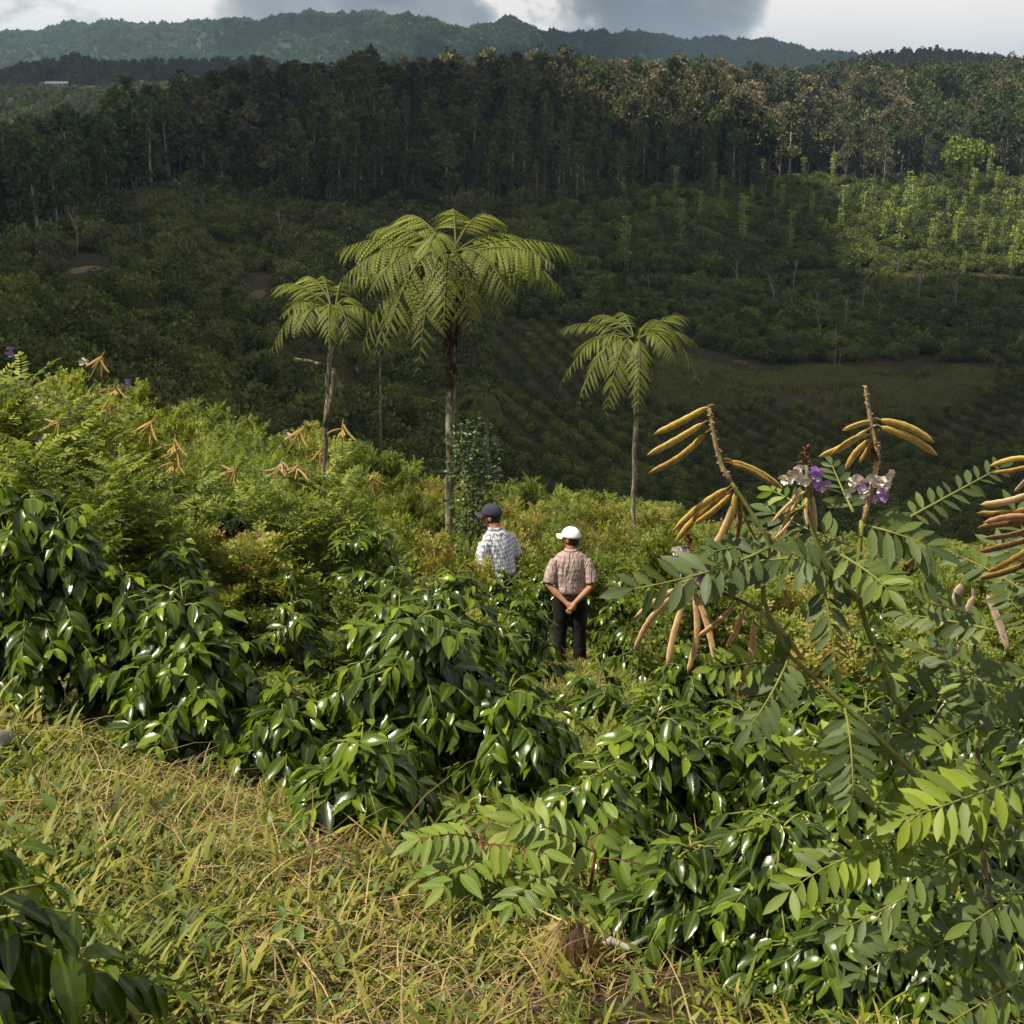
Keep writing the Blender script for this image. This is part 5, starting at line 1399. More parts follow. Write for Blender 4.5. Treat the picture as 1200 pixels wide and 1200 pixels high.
# reed grass at the valley floor
RD = []
for sd in range(3):
    r = np.random.default_rng(sd + 90); k = 90
    a = r.uniform(0, 6.28, k); P_ = np.stack([r.normal(0, .5, k), r.normal(0, .5, k), np.zeros(k)], 1); D_ = np.stack([np.cos(a) * .3, np.sin(a) * .3, np.ones(k)], 1)
    RD.append(MB().many(TRI, frames(P_, D_, r.normal(0, 1, (k, 3)), np.stack([np.full(k, .16), r.uniform(.6, 1.7, k), np.ones(k)], 1)), r.random(k)).mesh('reed', M['reed'], smooth=False))
x, y, z, px, row, r = land(30000, 600, 1340, 140, 240, 9)
k = ((np.abs(row - 458 - 10 * np.sin(px / 50)) < 30 - 22 * np.clip((px - 1100) / 60, 0, 1)) & (px > 770) & (px < 1160)) ; k &= fbm(x / 12, y / 8, 3) + r.normal(0, .05, len(x)) > .42 + .25 * (np.abs(row - 458) / 34) ** 2
x, y, z = x[k], y[k], z[k]; n = len(x)
scatter('reed_grass', np.stack([x, y, z], 1), r.uniform(0, 6.28, n), np.stack([np.full(n, 1.3), np.full(n, 1.3), r.uniform(.25, 1.0, n)], 1), r.integers(0, 3, n), RD)
print('reeds', n)

# vine-covered support trees and pale trunks on the terraces
def vine_mesh(seed, h, w):
    r = np.random.default_rng(seed); k = int(190 * h / 6)
    zz = r.uniform(h * .18, h * 1.02, k); a = r.uniform(0, 6.28, k); q = w * r.uniform(.3, 1, k) * (1 + .3 * np.sin(zz * 2.1 + seed))
    P_ = np.stack([np.cos(a) * q, np.sin(a) * q, zz], 1); D_ = np.stack([np.cos(a), np.sin(a), r.uniform(-.3, .8, k)], 1)
    return MB().many(QUAD, frames(P_, D_, r.normal(0, .5, (k, 3)) + [0, 0, 1], r.uniform(.16, .36, k)), r.random(k)).mesh('vine', M['vine'], smooth=False)
VM = [vine_mesh(i, 7.5, .50) for i in range(4)]
VT = MB().tube([(0, 0, -.5), (.1, 0, 4), (0, .1, 7.4)], [.16, .13, .06], 6).mesh('trunk', M['pale_trunk'])
def ground_at(px, row, y0=60, y1=620):
    ys = np.linspace(y0, y1, 700); pxs = np.full_like(ys, px); xs = x_of(pxs, ys); zs = Hh(xs, ys); rr = proj(xs, ys, zs)[1]
    k = np.where(rr <= row)[0]; k = k[0] if len(k) else int(np.argmin(rr))
    return float(xs[k]), float(ys[k]), float(zs[k])
VP = [(815, 212), (855, 205), (867, 225), (880, 246), (893, 214), (907, 240), (967, 245), (992, 248), (1045, 265), (1058, 272), (1066, 262), (1072, 274), (1096, 285), (1090, 255), (1110, 265), (1120, 294), (1138, 238), (1143, 286), (1166, 240), (1172, 300), (1190, 303), (1184, 325),
      (868, 265), (835, 232), (925, 300), (985, 275), (1005, 215), (1030, 210), (1128, 330), (1158, 215), (1180, 275), (1195, 250), (940, 225), (1052, 300), (1020, 250), (1080, 235), (1035, 285), (1062, 250), (1090, 300), (1103, 240), (1148, 265), (1128, 262), (1160, 290), (1175, 262), (1197, 280), (1010, 270), (975, 225), (950, 262), (915, 255), (870, 290), (820, 260), (845, 240), (790, 240), (765, 262), (1152, 318), (1198, 320), (1085, 262), (1118, 300), (732, 318), (797, 292), (703, 222), (668, 232), (730, 240)]
for i, (a, b_) in enumerate(VP):
    g_ = ground_at(a, b_, 200); s_ = random.uniform(.95, 1.75)
    w = 'in the sunlit patch' if a > 1030 else 'in the dim part'
    t = empty('vine_covered_tree', g_, 'slim pale tree wrapped in bright climbing leaves ' + w + ' of the terraces', 'tree', 'vine-covered trees ' + w + ' of the terraces', rz=random.uniform(0, 6))
    t.scale = (s_ * 1.15, s_ * 1.15, s_); put('trunk', VT, t); put('vine', VM[i % 4], t, kind='stuff')
def bare_mesh(seed, h):
    r = np.random.default_rng(seed); b = MB(); b.tube([(0, 0, -.5), (r.normal(0, .3), 0, h * .5), (r.normal(0, .5), 0, h)], [.17, .13, .05], 6)
    for k in range(7):
        zz = r.uniform(h * .45, h * .95); a = r.uniform(0, 6.28); l = r.uniform(1, 2.4)
        b.tube([(0, 0, zz), (math.cos(a) * l * .5, math.sin(a) * l * .5, zz + l * .6), (math.cos(a) * l, math.sin(a) * l, zz + l * 1.1)], [.07, .05, .02], 4)
    return b.mesh('trunk', M['pale_trunk'])
BMs = [bare_mesh(i, 8.5) for i in range(4)]
r = np.random.default_rng(77)
BT = [(895, 250), (908, 265), (845, 302), (957, 410), (955, 375), (978, 430), (983, 438), (903, 370), (1050, 340), (1117, 375), (1029, 385), (800, 378), (700, 330), (760, 350), (725, 300), (840, 360), (862, 345), (990, 395), (1010, 372), (160, 248), (167, 298), (216, 232), (302, 250), (334, 222), (404, 258), (392, 235), (240, 262), (605, 365), (640, 352), (672, 345), (330, 300), (90, 300), (450, 300), (570, 290), (1075, 365), (930, 345)]
for i, (a, b_) in enumerate(BT):
    g_ = ground_at(a, b_, 110); s_ = r.uniform(.5, 1.1)
    w = 'on the left hillside' if a < 560 else 'on the lower terraces'
    t = empty('bare_tree', g_, 'thin pale leafless tree standing among dim coffee bushes ' + w, 'tree', 'leafless pale trees ' + w, rz=r.uniform(0, 6)); t.scale = (s_ * .8, s_ * .8, s_)
    put('trunk', BMs[i % 4], t)

# ------------------------------------------------------------------ bare earth, path, terrace road
def strip(name, pts, wid, y0, mat, lift=.12):
    C = [ground_at(a, b_, y0) for a, b_ in pts]; C = np.array(C)
    tt = np.arange(len(C)); q = np.linspace(0, len(C) - 1, len(C) * 8); C = np.stack([np.interp(q, tt, C[:, k]) for k in range(2)], 1)
    v = []; n = len(C)
    for i in range(n):
        d = C[min(i + 1, n - 1)] - C[max(i - 1, 0)]; d = d / max(1e-6, np.linalg.norm(d)); nn = np.array([-d[1], d[0]])
        w = wid * (1 + .3 * math.sin(i * 1.7))
        for k in (-1, -.5, 0, .5, 1):
            p = C[i] + nn * w * k; v.append((p[0], p[1], H(p[0], p[1]) + lift - (0.3 if abs(k) == 1 else 0)))
    f = [(i * 5 + k, i * 5 + k + 1, i * 5 + k + 6, i * 5 + k + 5) for i in range(n - 1) for k in range(4)]
    tag(put(name, MB().raw(v, f).mesh(name, mat)), kind='structure')
strip('dirt_path', [(330, 421), (352, 426), (385, 442), (408, 460), (432, 482), (458, 500)], 1.5, 60, M['dirt'])
strip('terrace_road', [(590, 300), (660, 318), (720, 326), (800, 330), (860, 335), (950, 325), (1020, 326), (1100, 330), (1180, 333), (1260, 333)], 2.2, 200, M['dirt'], .35)
def earth(px, row, rx, ry, seed):
    c = ground_at(px, row, 80); r = np.random.default_rng(seed); v = []; f = []; n = 30
    for k in range(5):
        for i in range(n):
            a = 2 * math.pi * i / n; q = k / 4 * (1 + .55 * (fbm(math.cos(a) * 1.7 + seed, math.sin(a) * 1.7, seed, 3) - .5) * 2)
            x_, y_ = c[0] + math.cos(a) * rx * q, c[1] + math.sin(a) * ry * q; v.append((x_, y_, H(x_, y_) + (.10 if k < 4 else -.25)))
    for k in range(4):
        for i in range(n): f.append((k * n + i, k * n + (i + 1) % n, (k + 1) * n + (i + 1) % n, (k + 1) * n + i))
    tag(put('bare_earth_patch', MB().raw(v, f).mesh('bare_earth_patch', M['dirt'])), kind='structure')
earth(100, 316, 2.0, 6, 3); earth(303, 345, 1.5, 5, 8)

# ------------------------------------------------------------------ long shed with a white roof far at the left
def shed(px, y, L_, W_, H_, lab, rz):
    g_ = gpos(px, y); root = empty('farm_shed', (g_[0], g_[1], g_[2] + .5), lab, 'building', rz=rz)
    b = MB(); l, w, h = L_ / 2, W_ / 2, H_
    b.raw([(-l, -w, -5), (l, -w, -5), (l, w, -5), (-l, w, -5), (-l, -w, h), (l, -w, h), (l, w, h), (-l, w, h), (-l, 0, h + 1.6), (l, 0, h + 1.6)],
          [(0, 1, 5, 4), (1, 2, 6, 9, 5), (2, 3, 7, 6), (3, 0, 4, 8, 7)]); put('wall', b.mesh('wall', M['shed_wall'], False), root)
    b = MB(); e = .5
    for sg in (-1, 1):
        v = [(-l - e, 0, h + 1.75), (l + e, 0, h + 1.75), (l + e, sg * (w + e), h - .1), (-l - e, sg * (w + e), h - .1)]
        v += [(a, c, d - .12) for a, c, d in v]
        b.raw(v, [(0, 1, 2, 3), (7, 6, 5, 4), (0, 4, 5, 1), (1, 5, 6, 2), (2, 6, 7, 3), (3, 7, 4, 0)])
    put('roof', b.mesh('roof', M['white_roof'], False), root)
    for k in range(4):
        b = MB(); c = -l + (k + .5) * L_ / 4; b.raw([(c - .7, -w - .05, .8), (c + .7, -w - .05, .8), (c + .7, -w - .05, 2), (c - .7, -w - .05, 2)], [(0, 1, 2, 3)])
        put('window', b.mesh('window', M['dark_cloth'], False), root)
M['shed_wall'] = solid_mat('shed_wall', [(.3, (.35, .34, .32)), (.7, (.5, .49, .46))], 1, .9, .1)
M['white_roof'] = solid_mat('white_roof', [(.3, (.65, .68, .72)), (.7, (.8, .82, .85))], .6, .5, .1)
M['dark_cloth'] = solid_mat('dark_cloth', [(.3, (.006, .005, .005)), (.7, (.015, .012, .011))], 9, .9, .6, .02)
shed(68, 1130, 19, 8, 2.2, 'long low shed with a white roof in the far woods at the left', .15)

# ------------------------------------------------------------------ grass
def blades(seed, n, mat, w, l0, l1, spread, low=0.0, leafy=False):
    r = np.random.default_rng(seed)
    bt = T([(-.5, 0, 0), (.5, 0, 0), (-.42, .4, .06), (.42, .4, .06), (-.28, .75, -.02), (.28, .75, -.02), (0, 1, -.16)], [(0, 1, 3, 2), (2, 3, 5, 4), (4, 5, 6)], [(0, 0), (1, 0), (0, .4), (1, .4), (0, .7), (1, .7), (.5, 1)])
    if leafy: bt = leaf_t(4, .40, .3, .2, .0)
    a = r.uniform(0, 6.28, n); P_ = np.stack([r.normal(0, spread, n), r.normal(0, spread, n), r.uniform(0, .02 if not leafy else .06, n)], 1)
    el = r.uniform(.25, 1.6, n) if not low else r.uniform(-.05, low, n)
    D_ = np.stack([np.cos(a), np.sin(a), el], 1); ln = r.uniform(l0, l1, n)
    W_ = np.full(n, w) if not leafy else ln
    return MB().many(bt, frames(P_, D_, np.stack([np.zeros(n), np.zeros(n), np.ones(n)], 1) + r.normal(0, .2, (n, 3)), np.stack([W_, ln, ln], 1)), np.clip(r.normal(.45, .2, n), 0, 1)).mesh('grass_tuft', M[mat])
GR = [blades(i, 30, 'grass', .0100, .035, .085, .055) for i in range(3)] + [blades(i + 5, 20, 'straw', .0030, .04, .13, .07, low=.7) for i in range(3)] + \
     [blades(i + 9, 18, 'weed', .01, .02, .045, .06, leafy=True) for i in range(2)] + [blades(20, 16, 'straw', .003, .2, .4, .05, low=.25)]
r = np.random.default_rng(44)
def grass(n, x0, x1, y0, y1):
    x = r.uniform(x0, x1, n); y = r.uniform(y0, y1, n); k = np.abs(x) < .50 * y + .5; x, y = x[k], y[k]; return x, y
xa, ya = grass(18500, -4.5, 3.2, 1.3, 8.5); xb, yb = grass(15000, -7, 6, 8.5, 18); x = np.concatenate([xa, xb]); y = np.concatenate([ya, yb])
CA = np.array(COFFEE_AT); keepg = np.ones(len(x), bool)
for (cx, cy, cr) in CA: keepg &= ((x - cx) ** 2 + (y - cy) ** 2 > (cr * .62) ** 2) | (r.random(len(x)) < .06)
keepg &= (fbm(x * 4.5, y * 4.5, 71, 3) > .40) | (r.random(len(x)) < .35)
gpx, grow = proj(x, y, Hh(x, y)); keepg &= ~((gpx > 700 + (grow - 1200) * .25) & (y < 5.5) & (r.random(len(x)) < np.where(grow > 1120, .55, .88)))
x = x[keepg]; y = y[keepg]; n = len(x)
g_ = fbm(x * 1.3, y * 1.3, 5, 3) + (x * -.02) + .10 * (fbm(x * 6, y * 6, 9) - .5) + np.where((y < 3.2) & (x > -.8) & (x < .9), -.16, 0)
q = r.random(n); idx = np.where(g_ > .42, np.where(q < .72, r.integers(0, 3, n), np.where(q < .84, r.integers(3, 6, n), np.where(q < .97, r.integers(6, 8, n), 8))),
                                np.where(q < .45, r.integers(0, 3, n), np.where(q < .86, r.integers(3, 6, n), np.where(q < .92, 6, 8))))
scatter('grass', np.stack([x, y, Hh(x, y) - .005], 1), r.uniform(0, 6.28, n), r.uniform(.6, 1.3, n) * (.55 + 1.1 * fbm(x * 3.1, y * 3.1, 15, 3)) * np.where(r.random(n) < .05, 1.5, 1) * np.where(y > 8.5, .95, 1), idx, GR)

# dead stump, root, rotten log, fallen twigs
def stump():
    g_ = gpos(668, 3.05); root = empty('dead_stump', g_, 'dark rotten stump wrapped in dry fibres at the bottom edge, below the sapling', 'stump'); r = np.random.default_rng(3)
    put('wood', MB().tube([(0, 0, -.12), (.005, 0, .04), (.012, 0, .10), (.02, 0, .15)], [.075, .055, .04, .012], 9).mesh('wood', M['fern_skirt']), root)
    k = 420; a = r.uniform(0, 6.28, k); h = r.uniform(.02, .17, k); P_ = np.stack([np.cos(a) * .075, np.sin(a) * .075, h], 1)
    P_[:, :2] *= (1.15 - 4 * h)[:, None]; D_ = np.stack([np.cos(a) * .5, np.sin(a) * .5, -1 + r.normal(0, .6, k)], 1)
    put('fibre', MB().many(TRI, frames(P_, D_, np.stack([np.cos(a), np.sin(a), a * 0], 1), np.stack([np.full(k, .004), r.uniform(.06, .17, k), np.full(k, .1)], 1)), r.uniform(0, .6, k)).mesh('fibre', M['straw']), root, kind='stuff')
stump()
def log_(name, pts, rad, lab, mat, cat):
    b = MB().tube(pts, rad, 9); o = put(name, b.mesh(name, M[mat])); tag(o, lab, cat)
    return o
def gp(px, row, y0=1.4, lift=.02):
    ys = np.linspace(y0, 9, 600); xs = x_of(np.full_like(ys, px), ys); zs = Hh(xs, ys); k = np.where(proj(xs, ys, zs)[1] <= row)[0]; k = k[0] if len(k) else -1
    return (float(xs[k]), float(ys[k]), float(zs[k]) + lift)
log_('dead_root', [gp(695, 1133, lift=.05), gp(715, 1128, lift=.07), gp(735, 1133, lift=.06), gp(758, 1128, lift=.08)], [.006, .013, .012, .006], 'crooked pale root lying beside the dead stump', 'pale_trunk', 'root')
log_('rotten_log', [gp(-30, 905, lift=.06), gp(-5, 893, lift=.09), gp(12, 888, lift=.09), gp(22, 884, lift=.07)], [.05, .055, .04, .012], 'stub of a grey rotten log in the grass at the left edge', 'pale_trunk', 'log')
for i, (a, b_, c, d, lab) in enumerate([(175, 1020, 215, 990, 'short dark stick standing in the middle of the grass'), (285, 1115, 395, 1185, 'long dry straw-coloured stalk lying across the bottom of the grass'),
                                   (0, 815, 28, 885, 'dry bent stalk on the bank above the rotten log'), (105, 958, 140, 1003, 'dry bent stalk in the grass below the tall left bush')]):
    log_('dry_stalk', [gp(a, b_, lift=.05), gp((a + c) / 2, (b_ + d) / 2, lift=.12), gp(c, d, lift=.02)], [.003, .0035, .003], lab, 'raceme', 'stalk')

# ------------------------------------------------------------------ people
def ellip(b, c, r3, n=14, m=10, rotz=0.0):
    v = []; f = []
    for i in range(m + 1):
        ph = math.pi * i / m
        for k in range(n):
            th = 2 * math.pi * k / n; v.append((math.sin(ph) * math.cos(th) * r3[0], math.sin(ph) * math.sin(th) * r3[1], math.cos(ph) * r3[2]))
    for i in range(m):
        for k in range(n): f.append((i * n + k, (i + 1) * n + k, (i + 1) * n + (k + 1) % n, i * n + (k + 1) % n))
    v = np.array(v); ca, sa = math.cos(rotz), math.sin(rotz); v = np.stack([v[:, 0] * ca - v[:, 1] * sa, v[:, 0] * sa + v[:, 1] * ca, v[:, 2]], 1) + np.array(c)
    b.raw(v, f)
def rings(b, rs, n=20):
    """rs: (x, y, z, rx, ry)"""
    v = []; f = []
    for (x, y, z, rx, ry) in rs:
        for k in range(n):
            t = 2 * math.pi * k / n; v.append((x + rx * math.cos(t), y + ry * math.sin(t), z))
    for i in range(len(rs) - 1):
        for k in range(n): f.append((i * n + k, i * n + (k + 1) % n, (i + 1) * n + (k + 1) % n, (i + 1) * n + k))
    f.append(tuple(range(n))[::-1]); f.append(tuple((len(rs) - 1) * n + k for k in range(n)))
    b.raw(v, f)
def smooth_obj(name, b, mat, parent, vox, it=4, wr=0):
    o = put(name, b.mesh(name, mat), parent)
    m = o.modifiers.new('remesh', 'REMESH'); m.mode = 'VOXEL'; m.voxel_size = vox; m.use_smooth_shade = True
    s = o.modifiers.new('smooth', 'SMOOTH'); s.factor = .5; s.iterations = it
    if wr:
        t = bpy.data.textures.new(name + '_folds', 'CLOUDS'); t.noise_scale = .07; t.noise_depth = 2
        d = o.modifiers.new('folds', 'DISPLACE'); d.texture = t; d.strength = wr; d.mid_level = .5; d.texture_coords = 'LOCAL'
    return o
def plaid(name, base, dark, light, kx, kz, wd=.30):
    m, nt = newmat(name); L = nt.links.new
    out = N(nt, 'ShaderNodeOutputMaterial'); p = N(nt, 'ShaderNodeBsdfPrincipled', i_Roughness=.9); p.inputs['Specular IOR Level'].default_value = .15
    tc = N(nt, 'ShaderNodeTexCoord'); sp = N(nt, 'ShaderNodeSeparateXYZ')
    wn_ = N(nt, 'ShaderNodeTexNoise', i_Scale=5.0, i_Detail=2.0); L(tc.outputs['Object'], wn_.inputs['Vector'])
    va = N(nt, 'ShaderNodeVectorMath', operation='SCALE'); va.inputs['Scale'].default_value = .05; L(wn_.outputs['Color'], va.inputs[0])
    vb = N(nt, 'ShaderNodeVectorMath', operation='ADD'); L(tc.outputs['Object'], vb.inputs[0]); L(va.outputs[0], vb.inputs[1]); L(vb.outputs[0], sp.inputs[0])
    xy = N(nt, 'ShaderNodeMath', operation='MULTIPLY_ADD', i_1=.8); L(sp.outputs['Y'], xy.inputs[0]); L(sp.outputs['X'], xy.inputs[2])
    def stripe(src, k, w, ph=0.0):
        a = N(nt, 'ShaderNodeMath', operation='MULTIPLY_ADD', i_1=k, i_2=ph); L(src, a.inputs[0])
        f = N(nt, 'ShaderNodeMath', operation='FRACT'); L(a.outputs[0], f.inputs[0])
        c = N(nt, 'ShaderNodeMath', operation='LESS_THAN', i_1=w); L(f.outputs[0], c.inputs[0]); return c.outputs[0]
    d1 = stripe(xy.outputs[0], kx, wd); d2 = stripe(sp.outputs['Z'], kz, wd); l1 = stripe(xy.outputs[0], kx, .10, .45); l2 = stripe(sp.outputs['Z'], kz, .10, .45)
    col = None
    def over(prev, fac, c, amt):
        x = N(nt, 'ShaderNodeMix', data_type='RGBA'); f = N(nt, 'ShaderNodeMath', operation='MULTIPLY', i_1=amt); L(fac, f.inputs[0]); L(f.outputs[0], x.inputs[0])
        if isinstance(prev, tuple): x.inputs[6].default_value = (*prev, 1)
        else: L(prev, x.inputs[6])
        x.inputs[7].default_value = (*c, 1); return x.outputs[2]
    col = over(base, d1, dark, .45); col = over(col, d2, dark, .45); col = over(col, l1, light, .6); col = over(col, l2, light, .6)
    L(col, p.inputs['Base Color'])
    mp = N(nt, 'ShaderNodeMapping'); mp.inputs['Scale'].default_value = (16, 10, 4); L(tc.outputs['Object'], mp.inputs[0])
    tn = N(nt, 'ShaderNodeTexNoise', i_Scale=1.0, i_Detail=3.0, i_Distortion=1.0); L(mp.outputs[0], tn.inputs['Vector'])
    bp = N(nt, 'ShaderNodeBump', i_Strength=1.0, i_Distance=.07); L(tn.outputs['Fac'], bp.inputs['Height']); L(bp.outputs[0], p.inputs['Normal'])
    L(p.outputs[0], out.inputs[0]); return m
M['skin'] = solid_mat('skin', [(.3, (.30, .145, .08)), (.7, (.40, .20, .115))], 14, .55, .1)
M['hair'] = solid_mat('hair', [(.3, (.010, .008, .007)), (.7, (.03, .024, .02))], 60, .6, .5)
M['white_cap'] = solid_mat('white_cap', [(.3, (.74, .75, .76)), (.7, (.84, .84, .84))], 12, .85, .2)
M['navy_cap'] = solid_mat('navy_cap', [(.3, (.022, .026, .045)), (.7, (.045, .05, .075))], 12, .85, .3)
M['shoe'] = solid_mat('shoe', [(.3, (.02, .016, .012)), (.7, (.05, .04, .03))], 12, .6, .2)
M['plaid_pink'] = plaid('pink_plaid', (.42, .315, .285), (.27, .20, .23), (.54, .43, .36), 22, 20)
M['plaid_blue'] = plaid('blue_check', (.62, .63, .66), (.10, .12, .22), (.78, .78, .80), 24, 22, .40)

def person(loc, rz, lean, hgt, lab, shirt, cap, head_yaw, arms_back, short):
    root = empty('person', loc, lab, 'person', 'men standing among the coffee'); root.rotation_euler = (-lean, 0, rz) if False else (0, 0, rz)
    k = hgt / 1.70; root.scale = (k,) * 3
    def LN(p): return (p[0], p[1] + math.sin(lean) * max(0, p[2] - .9), .9 + (p[2] - .9) * math.cos(lean) if p[2] > .9 else p[2])
    hc = LN((0, .035, 1.575)); yaw = head_yaw; fw = np.array([-math.sin(yaw), math.cos(yaw), 0]); sd = np.array([math.cos(yaw), math.sin(yaw), 0]); hc = np.array(hc)
    def hp(a, b_, c): return tuple(hc + sd * a + fw * b_ + np.array([0, 0, c]))
    b = MB()
    ellip(b, hc, (.078, .098, .112), 18, 14, yaw); ellip(b, hp(0, .03, -.055), (.062, .068, .062), 14, 10, yaw)
    ellip(b, hp(0, .100, -.02), (.013, .020, .026), 8, 6, yaw); ellip(b, hp(0, .088, .022), (.045, .016, .012), 8, 6, yaw)
    ellip(b, hp(0, .090, -.062), (.024, .012, .010), 8, 6, yaw)
    for sg in (-1, 1): ellip(b, hp(sg * .080, -.005, -.012), (.012, .020, .034), 8, 8, yaw)
    nk = [LN((0, .0, 1.38)), LN((0, .01, 1.45)), LN((0, .022, 1.52))]
    b.tube(nk, [.068, .058, .055], 14)
    rs = [(0, 0, .86, .150, .10), (0, 0, .98, .150, .105), (0, 0, 1.12, .158, .105), (0, 0, 1.27, .178, .105), (0, 0, 1.36, .165, .09), (0, 0, 1.42, .09, .065)]
    rings(b, [(*LN(q[:3]), q[3], q[4]) for q in rs])
    for sg in (-1, 1):
        b.tube([(sg * .09, 0, .90), (sg * .105, .01, .50), (sg * .11, -.01, .09)], [.095, .06, .042], 12)
        ellip(b, (sg * .115, .05, .045), (.042, .12, .042), 12, 8)
    hands = []
    for sg in (-1, 1):
        sh_ = LN((sg * .172, 0, 1.31))
        if arms_back: el = (sg * .252, -.055, 1.045); wr_ = (sg * .052, -.165, .865 if sg < 0 else .872); hd = (-sg * .012, -.185 - .02 * (sg > 0), .815 if sg < 0 else .79)
        else: el = LN((sg * .255, .02, 1.08)); wr_ = (sg * .22, .22, 1.0); hd = (sg * .19, .29, 1.0)
        m1 = tuple((np.array(sh_) + np.array(el)) / 2 + np.array([sg * .012, 0, 0])); m2 = tuple((np.array(el) * .6 + np.array(wr_) * .4) + np.array([0, 0, -.004]))
        b.tube([sh_, m1, el, m2, wr_], [.050, .048, .041, .041, .027], 12)
        w = np.array(wr_); h = np.array(hd); d = nrm(h - w)
        b.tube([tuple(w), tuple(w + (h - w) * .5), tuple(h)], [.028, .036, .034], 10)
        side = nrm(np.cross(d, [0, -1, 0.0])); L_ = [.062, .072, .068, .052]
        for q in range(4):
            o_ = h + side * (q - 1.5) * .0175
            c1 = o_ + d * L_[q] * .5 + np.array([0, -.004, 0]); c2 = o_ + d * L_[q] * .72 + np.array([0, .022, 0]); c3 = o_ + d * L_[q] * .5 + np.array([0, .040, 0])
            b.tube([tuple(o_ - d * .01), tuple(c1), tuple(c2), tuple(c3)], [.0095, .009, .0085, .007], 8)
        tb = w + (h - w) * .4 + side * sg * .028; b.tube([tuple(tb), tuple(tb + side * sg * .018 + d * .03), tuple(tb + side * sg * .014 + d * .058)], [.012, .011, .008], 8)
    smooth_obj('body', b, M['skin'], root, .0065, 3)
    # eyes under the brow
    for sg in (-1, 1):
        e = MB(); ellip(e, hp(sg * .030, .082, .005), (.011, .008, .008), 10, 8, yaw); put('eye', e.mesh('eye', M['hair']), root)
    # shirt
    b = MB(); rs = [(0, 0, .90, .165, .120), (0, 0, .98, .172, .128), (0, 0, 1.10, .176, .126), (0, 0, 1.24, .190, .122), (0, 0, 1.34, .196, .106), (0, 0, 1.375, .178, .096), (0, 0, 1.405, .145, .086), (0, .005, 1.435, .085, .075)]
    rings(b, [(*LN(q[:3]), q[3], q[4]) for q in rs], 26)
    for sg in (-1, 1):
        s0 = np.array(LN((sg * .168, 0, 1.325))); e0 = np.array((sg * .252, -.055, 1.045) if arms_back else LN((sg * .255, .02, 1.08)))
        b.tube([tuple(s0), tuple(s0 * .5 + e0 * .5 + np.array([sg * .015, 0, 0])), tuple(s0 * .08 + e0 * .92)], [.070, .072, .074], 14)
    smooth_obj('shirt', b, shirt, root, .011, 4, .012)
    b = MB(); c0 = LN((0, .008, 1.430)); c1 = LN((0, .016, 1.468))
    rings(b, [(*c0, .082, .072), (*c1, .070, .064), (c1[0], c1[1], c1[2] - .012, .062, .056), (c0[0], c0[1], c0[2], .06, .055)], 20); put('collar', b.mesh('collar', shirt), root)
    # trousers, belt, shoes
    b = MB(); rings(b, [(0, 0, .80, .175, .122), (0, -.01, .86, .185, .138), (0, -.005, .93, .178, .130), (0, 0, .965, .172, .126)], 22)
    for sg in (-1, 1):
        b.tube([(sg * .088, -.005, .86), (sg * .100, 0, .70), (sg * .112, .005, .48), (sg * .118, -.01, .26), (sg * .120, -.01, .07)], [.108, .098, .085, .078, .080], 14)
    smooth_obj('trousers', b, M['dark_cloth'], root, .012, 3, .018)
    b = MB(); rings(b, [(0, 0, .935, .180, .134), (0, 0, .970, .178, .132)], 24); put('belt', b.mesh('belt', M['shoe']), root)
    for sg in (-1, 1):
        b = MB(); ellip(b, (sg * .122, .05, .045), (.052, .14, .05)); rings(b, [(sg * .122, .05, -.005, .055, .145), (sg * .122, .05, .02, .055, .145)]); smooth_obj('shoe', b, M['shoe'], root, .012, 2)
    # hair below the cap
    b = MB(); v = []; f = []; n = 28; m_ = 8
    for i in range(m_ + 1):
        zz = .045 - .125 * i / m_
        for q in range(n + 1):
            t = math.radians(165 + (375 - 165) * q / n); rr_ = math.sqrt(max(.1, 1 - (zz / .118) ** 2)) * (1 if i < m_ else .93)
            v.append(hp(.083 * rr_ * math.cos(t), .103 * rr_ * math.sin(t) , zz - .01 + .02 * abs(math.cos(t)) * (i / m_)))
    for i in range(m_):
        for q in range(n): f.append((i * (n + 1) + q, i * (n + 1) + q + 1, (i + 1) * (n + 1) + q + 1, (i + 1) * (n + 1) + q))
    b.raw(v, f); put('hair', b.mesh('hair', M['hair']), root)
    # cap: crown, visor, strap, button
    b = MB(); v = []; f = []; n = 24; m_ = 8
    for i in range(m_ + 1):
        ph = math.pi / 2 * i / m_
        for q in range(n):
            t = 2 * math.pi * q / n; rad = math.cos(ph) ** .75 if i < m_ else 0.001
            v.append(hp(.094 * rad * math.cos(t), .116 * rad * math.sin(t) - .004, .022 + .112 * math.sin(ph) + .008 * rad * math.cos(6 * t) * 0))
    for i in range(m_):
        for q in range(n): f.append((i * n + q, i * n + (q + 1) % n, (i + 1) * n + (q + 1) % n, (i + 1) * n + q))
    b.raw(v, f); cp = put('cap', b.mesh('cap', cap), root)
    sm = cp.modifiers.new('thick', 'SOLIDIFY'); sm.thickness = .004
    b = MB(); v = []; f = []; n = 14
    for i in range(5):
        for q in range(n + 1):
            t = math.radians(28 + 124 * q / n); ex = i / 4 * .075 * math.sin(math.pi * (q + .6) / (n + 1.2)) ** .6
            v.append(hp(.092 * math.cos(t) * (1 + .15 * i / 4), .112 * math.sin(t) + ex, .030 - .012 * (i / 4) - .010 * abs(math.cos(t)) * (1 + i / 3)))
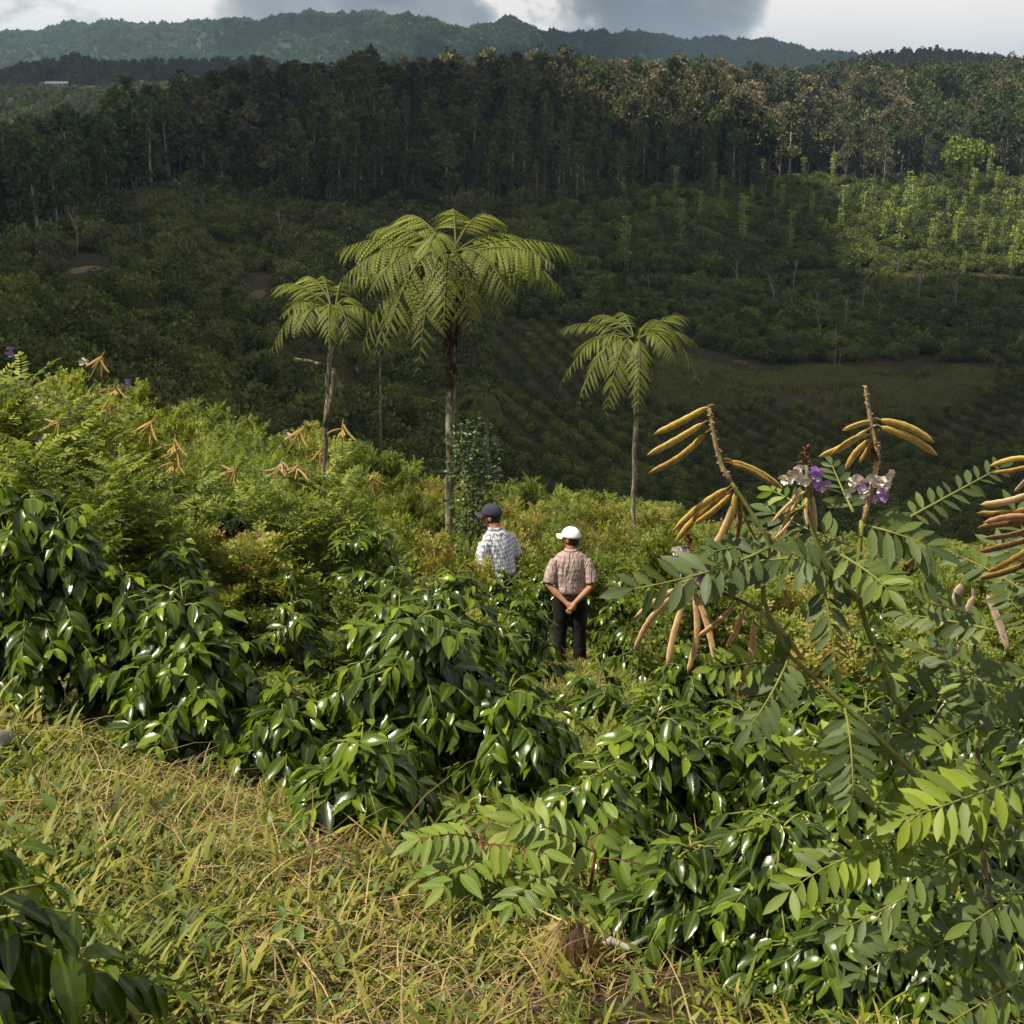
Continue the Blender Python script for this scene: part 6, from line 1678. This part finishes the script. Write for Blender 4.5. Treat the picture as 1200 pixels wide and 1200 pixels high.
    for i in range(4):
        for q in range(n): f.append((i * (n + 1) + q, i * (n + 1) + q + 1, (i + 1) * (n + 1) + q + 1, (i + 1) * (n + 1) + q))
    b.raw(v, f); vz = put('visor', b.mesh('visor', cap), cp); sm = vz.modifiers.new('thick', 'SOLIDIFY'); sm.thickness = .004
    b = MB(); ellip(b, hp(0, 0, .137), (.009, .009, .006), 8, 6); put('button', b.mesh('button', cap), cp)
    b = MB(); b.tube([hp(.05 * c_, -.106 + .012 * abs(c_), .026) for c_ in (-1, -.5, 0, .5, 1)], .005, 6); put('strap', b.mesh('strap', M['hair']), cp)
    return root
g1 = gpos(667, 13.3); h1 = 13.3 * float(slope(620)) - g1[2]; print('man1 h', h1)
person((g1[0], g1[1], g1[2]), 0.0, .02, h1, 'man in white cap, pink plaid shirt and black trousers, hands clasped behind his back', M['plaid_pink'], M['white_cap'], 1.0, True, True)
g2 = gpos(589, 13.3); h2 = 13.3 * float(slope(594)) - g2[2]; print('man2 h', h2)
person((g2[0], g2[1], g2[2] + h2 - 1.76), .75, .20, 1.76, 'man in navy cap and checked shirt looking left, half hidden behind coffee bushes', M['plaid_blue'], M['navy_cap'], .55, False, True)

# ------------------------------------------------------------------ the air between the hills
m, nt = newmat('haze'); o_ = N(nt, 'ShaderNodeOutputMaterial'); pv = N(nt, 'ShaderNodeVolumePrincipled')
pv.inputs['Density'].default_value = 0.00012; pv.inputs['Color'].default_value = (.50, .74, 1.0, 1); pv.inputs['Anisotropy'].default_value = 0.0
nt.links.new(pv.outputs[0], o_.inputs['Volume'])
b = MB(); X0, X1, Y0, Y1, Z0, Z1 = -9500, 9500, -60, 9400, -420, 420
b.raw([(X0, Y0, Z0), (X1, Y0, Z0), (X1, Y1, Z0), (X0, Y1, Z0), (X0, Y0, Z1), (X1, Y0, Z1), (X1, Y1, Z1), (X0, Y1, Z1)], [(3, 2, 1, 0), (4, 5, 6, 7), (0, 1, 5, 4), (1, 2, 6, 5), (2, 3, 7, 6), (3, 0, 4, 7)])
tag(put('haze', b.mesh('haze', m, False)), kind='stuff')
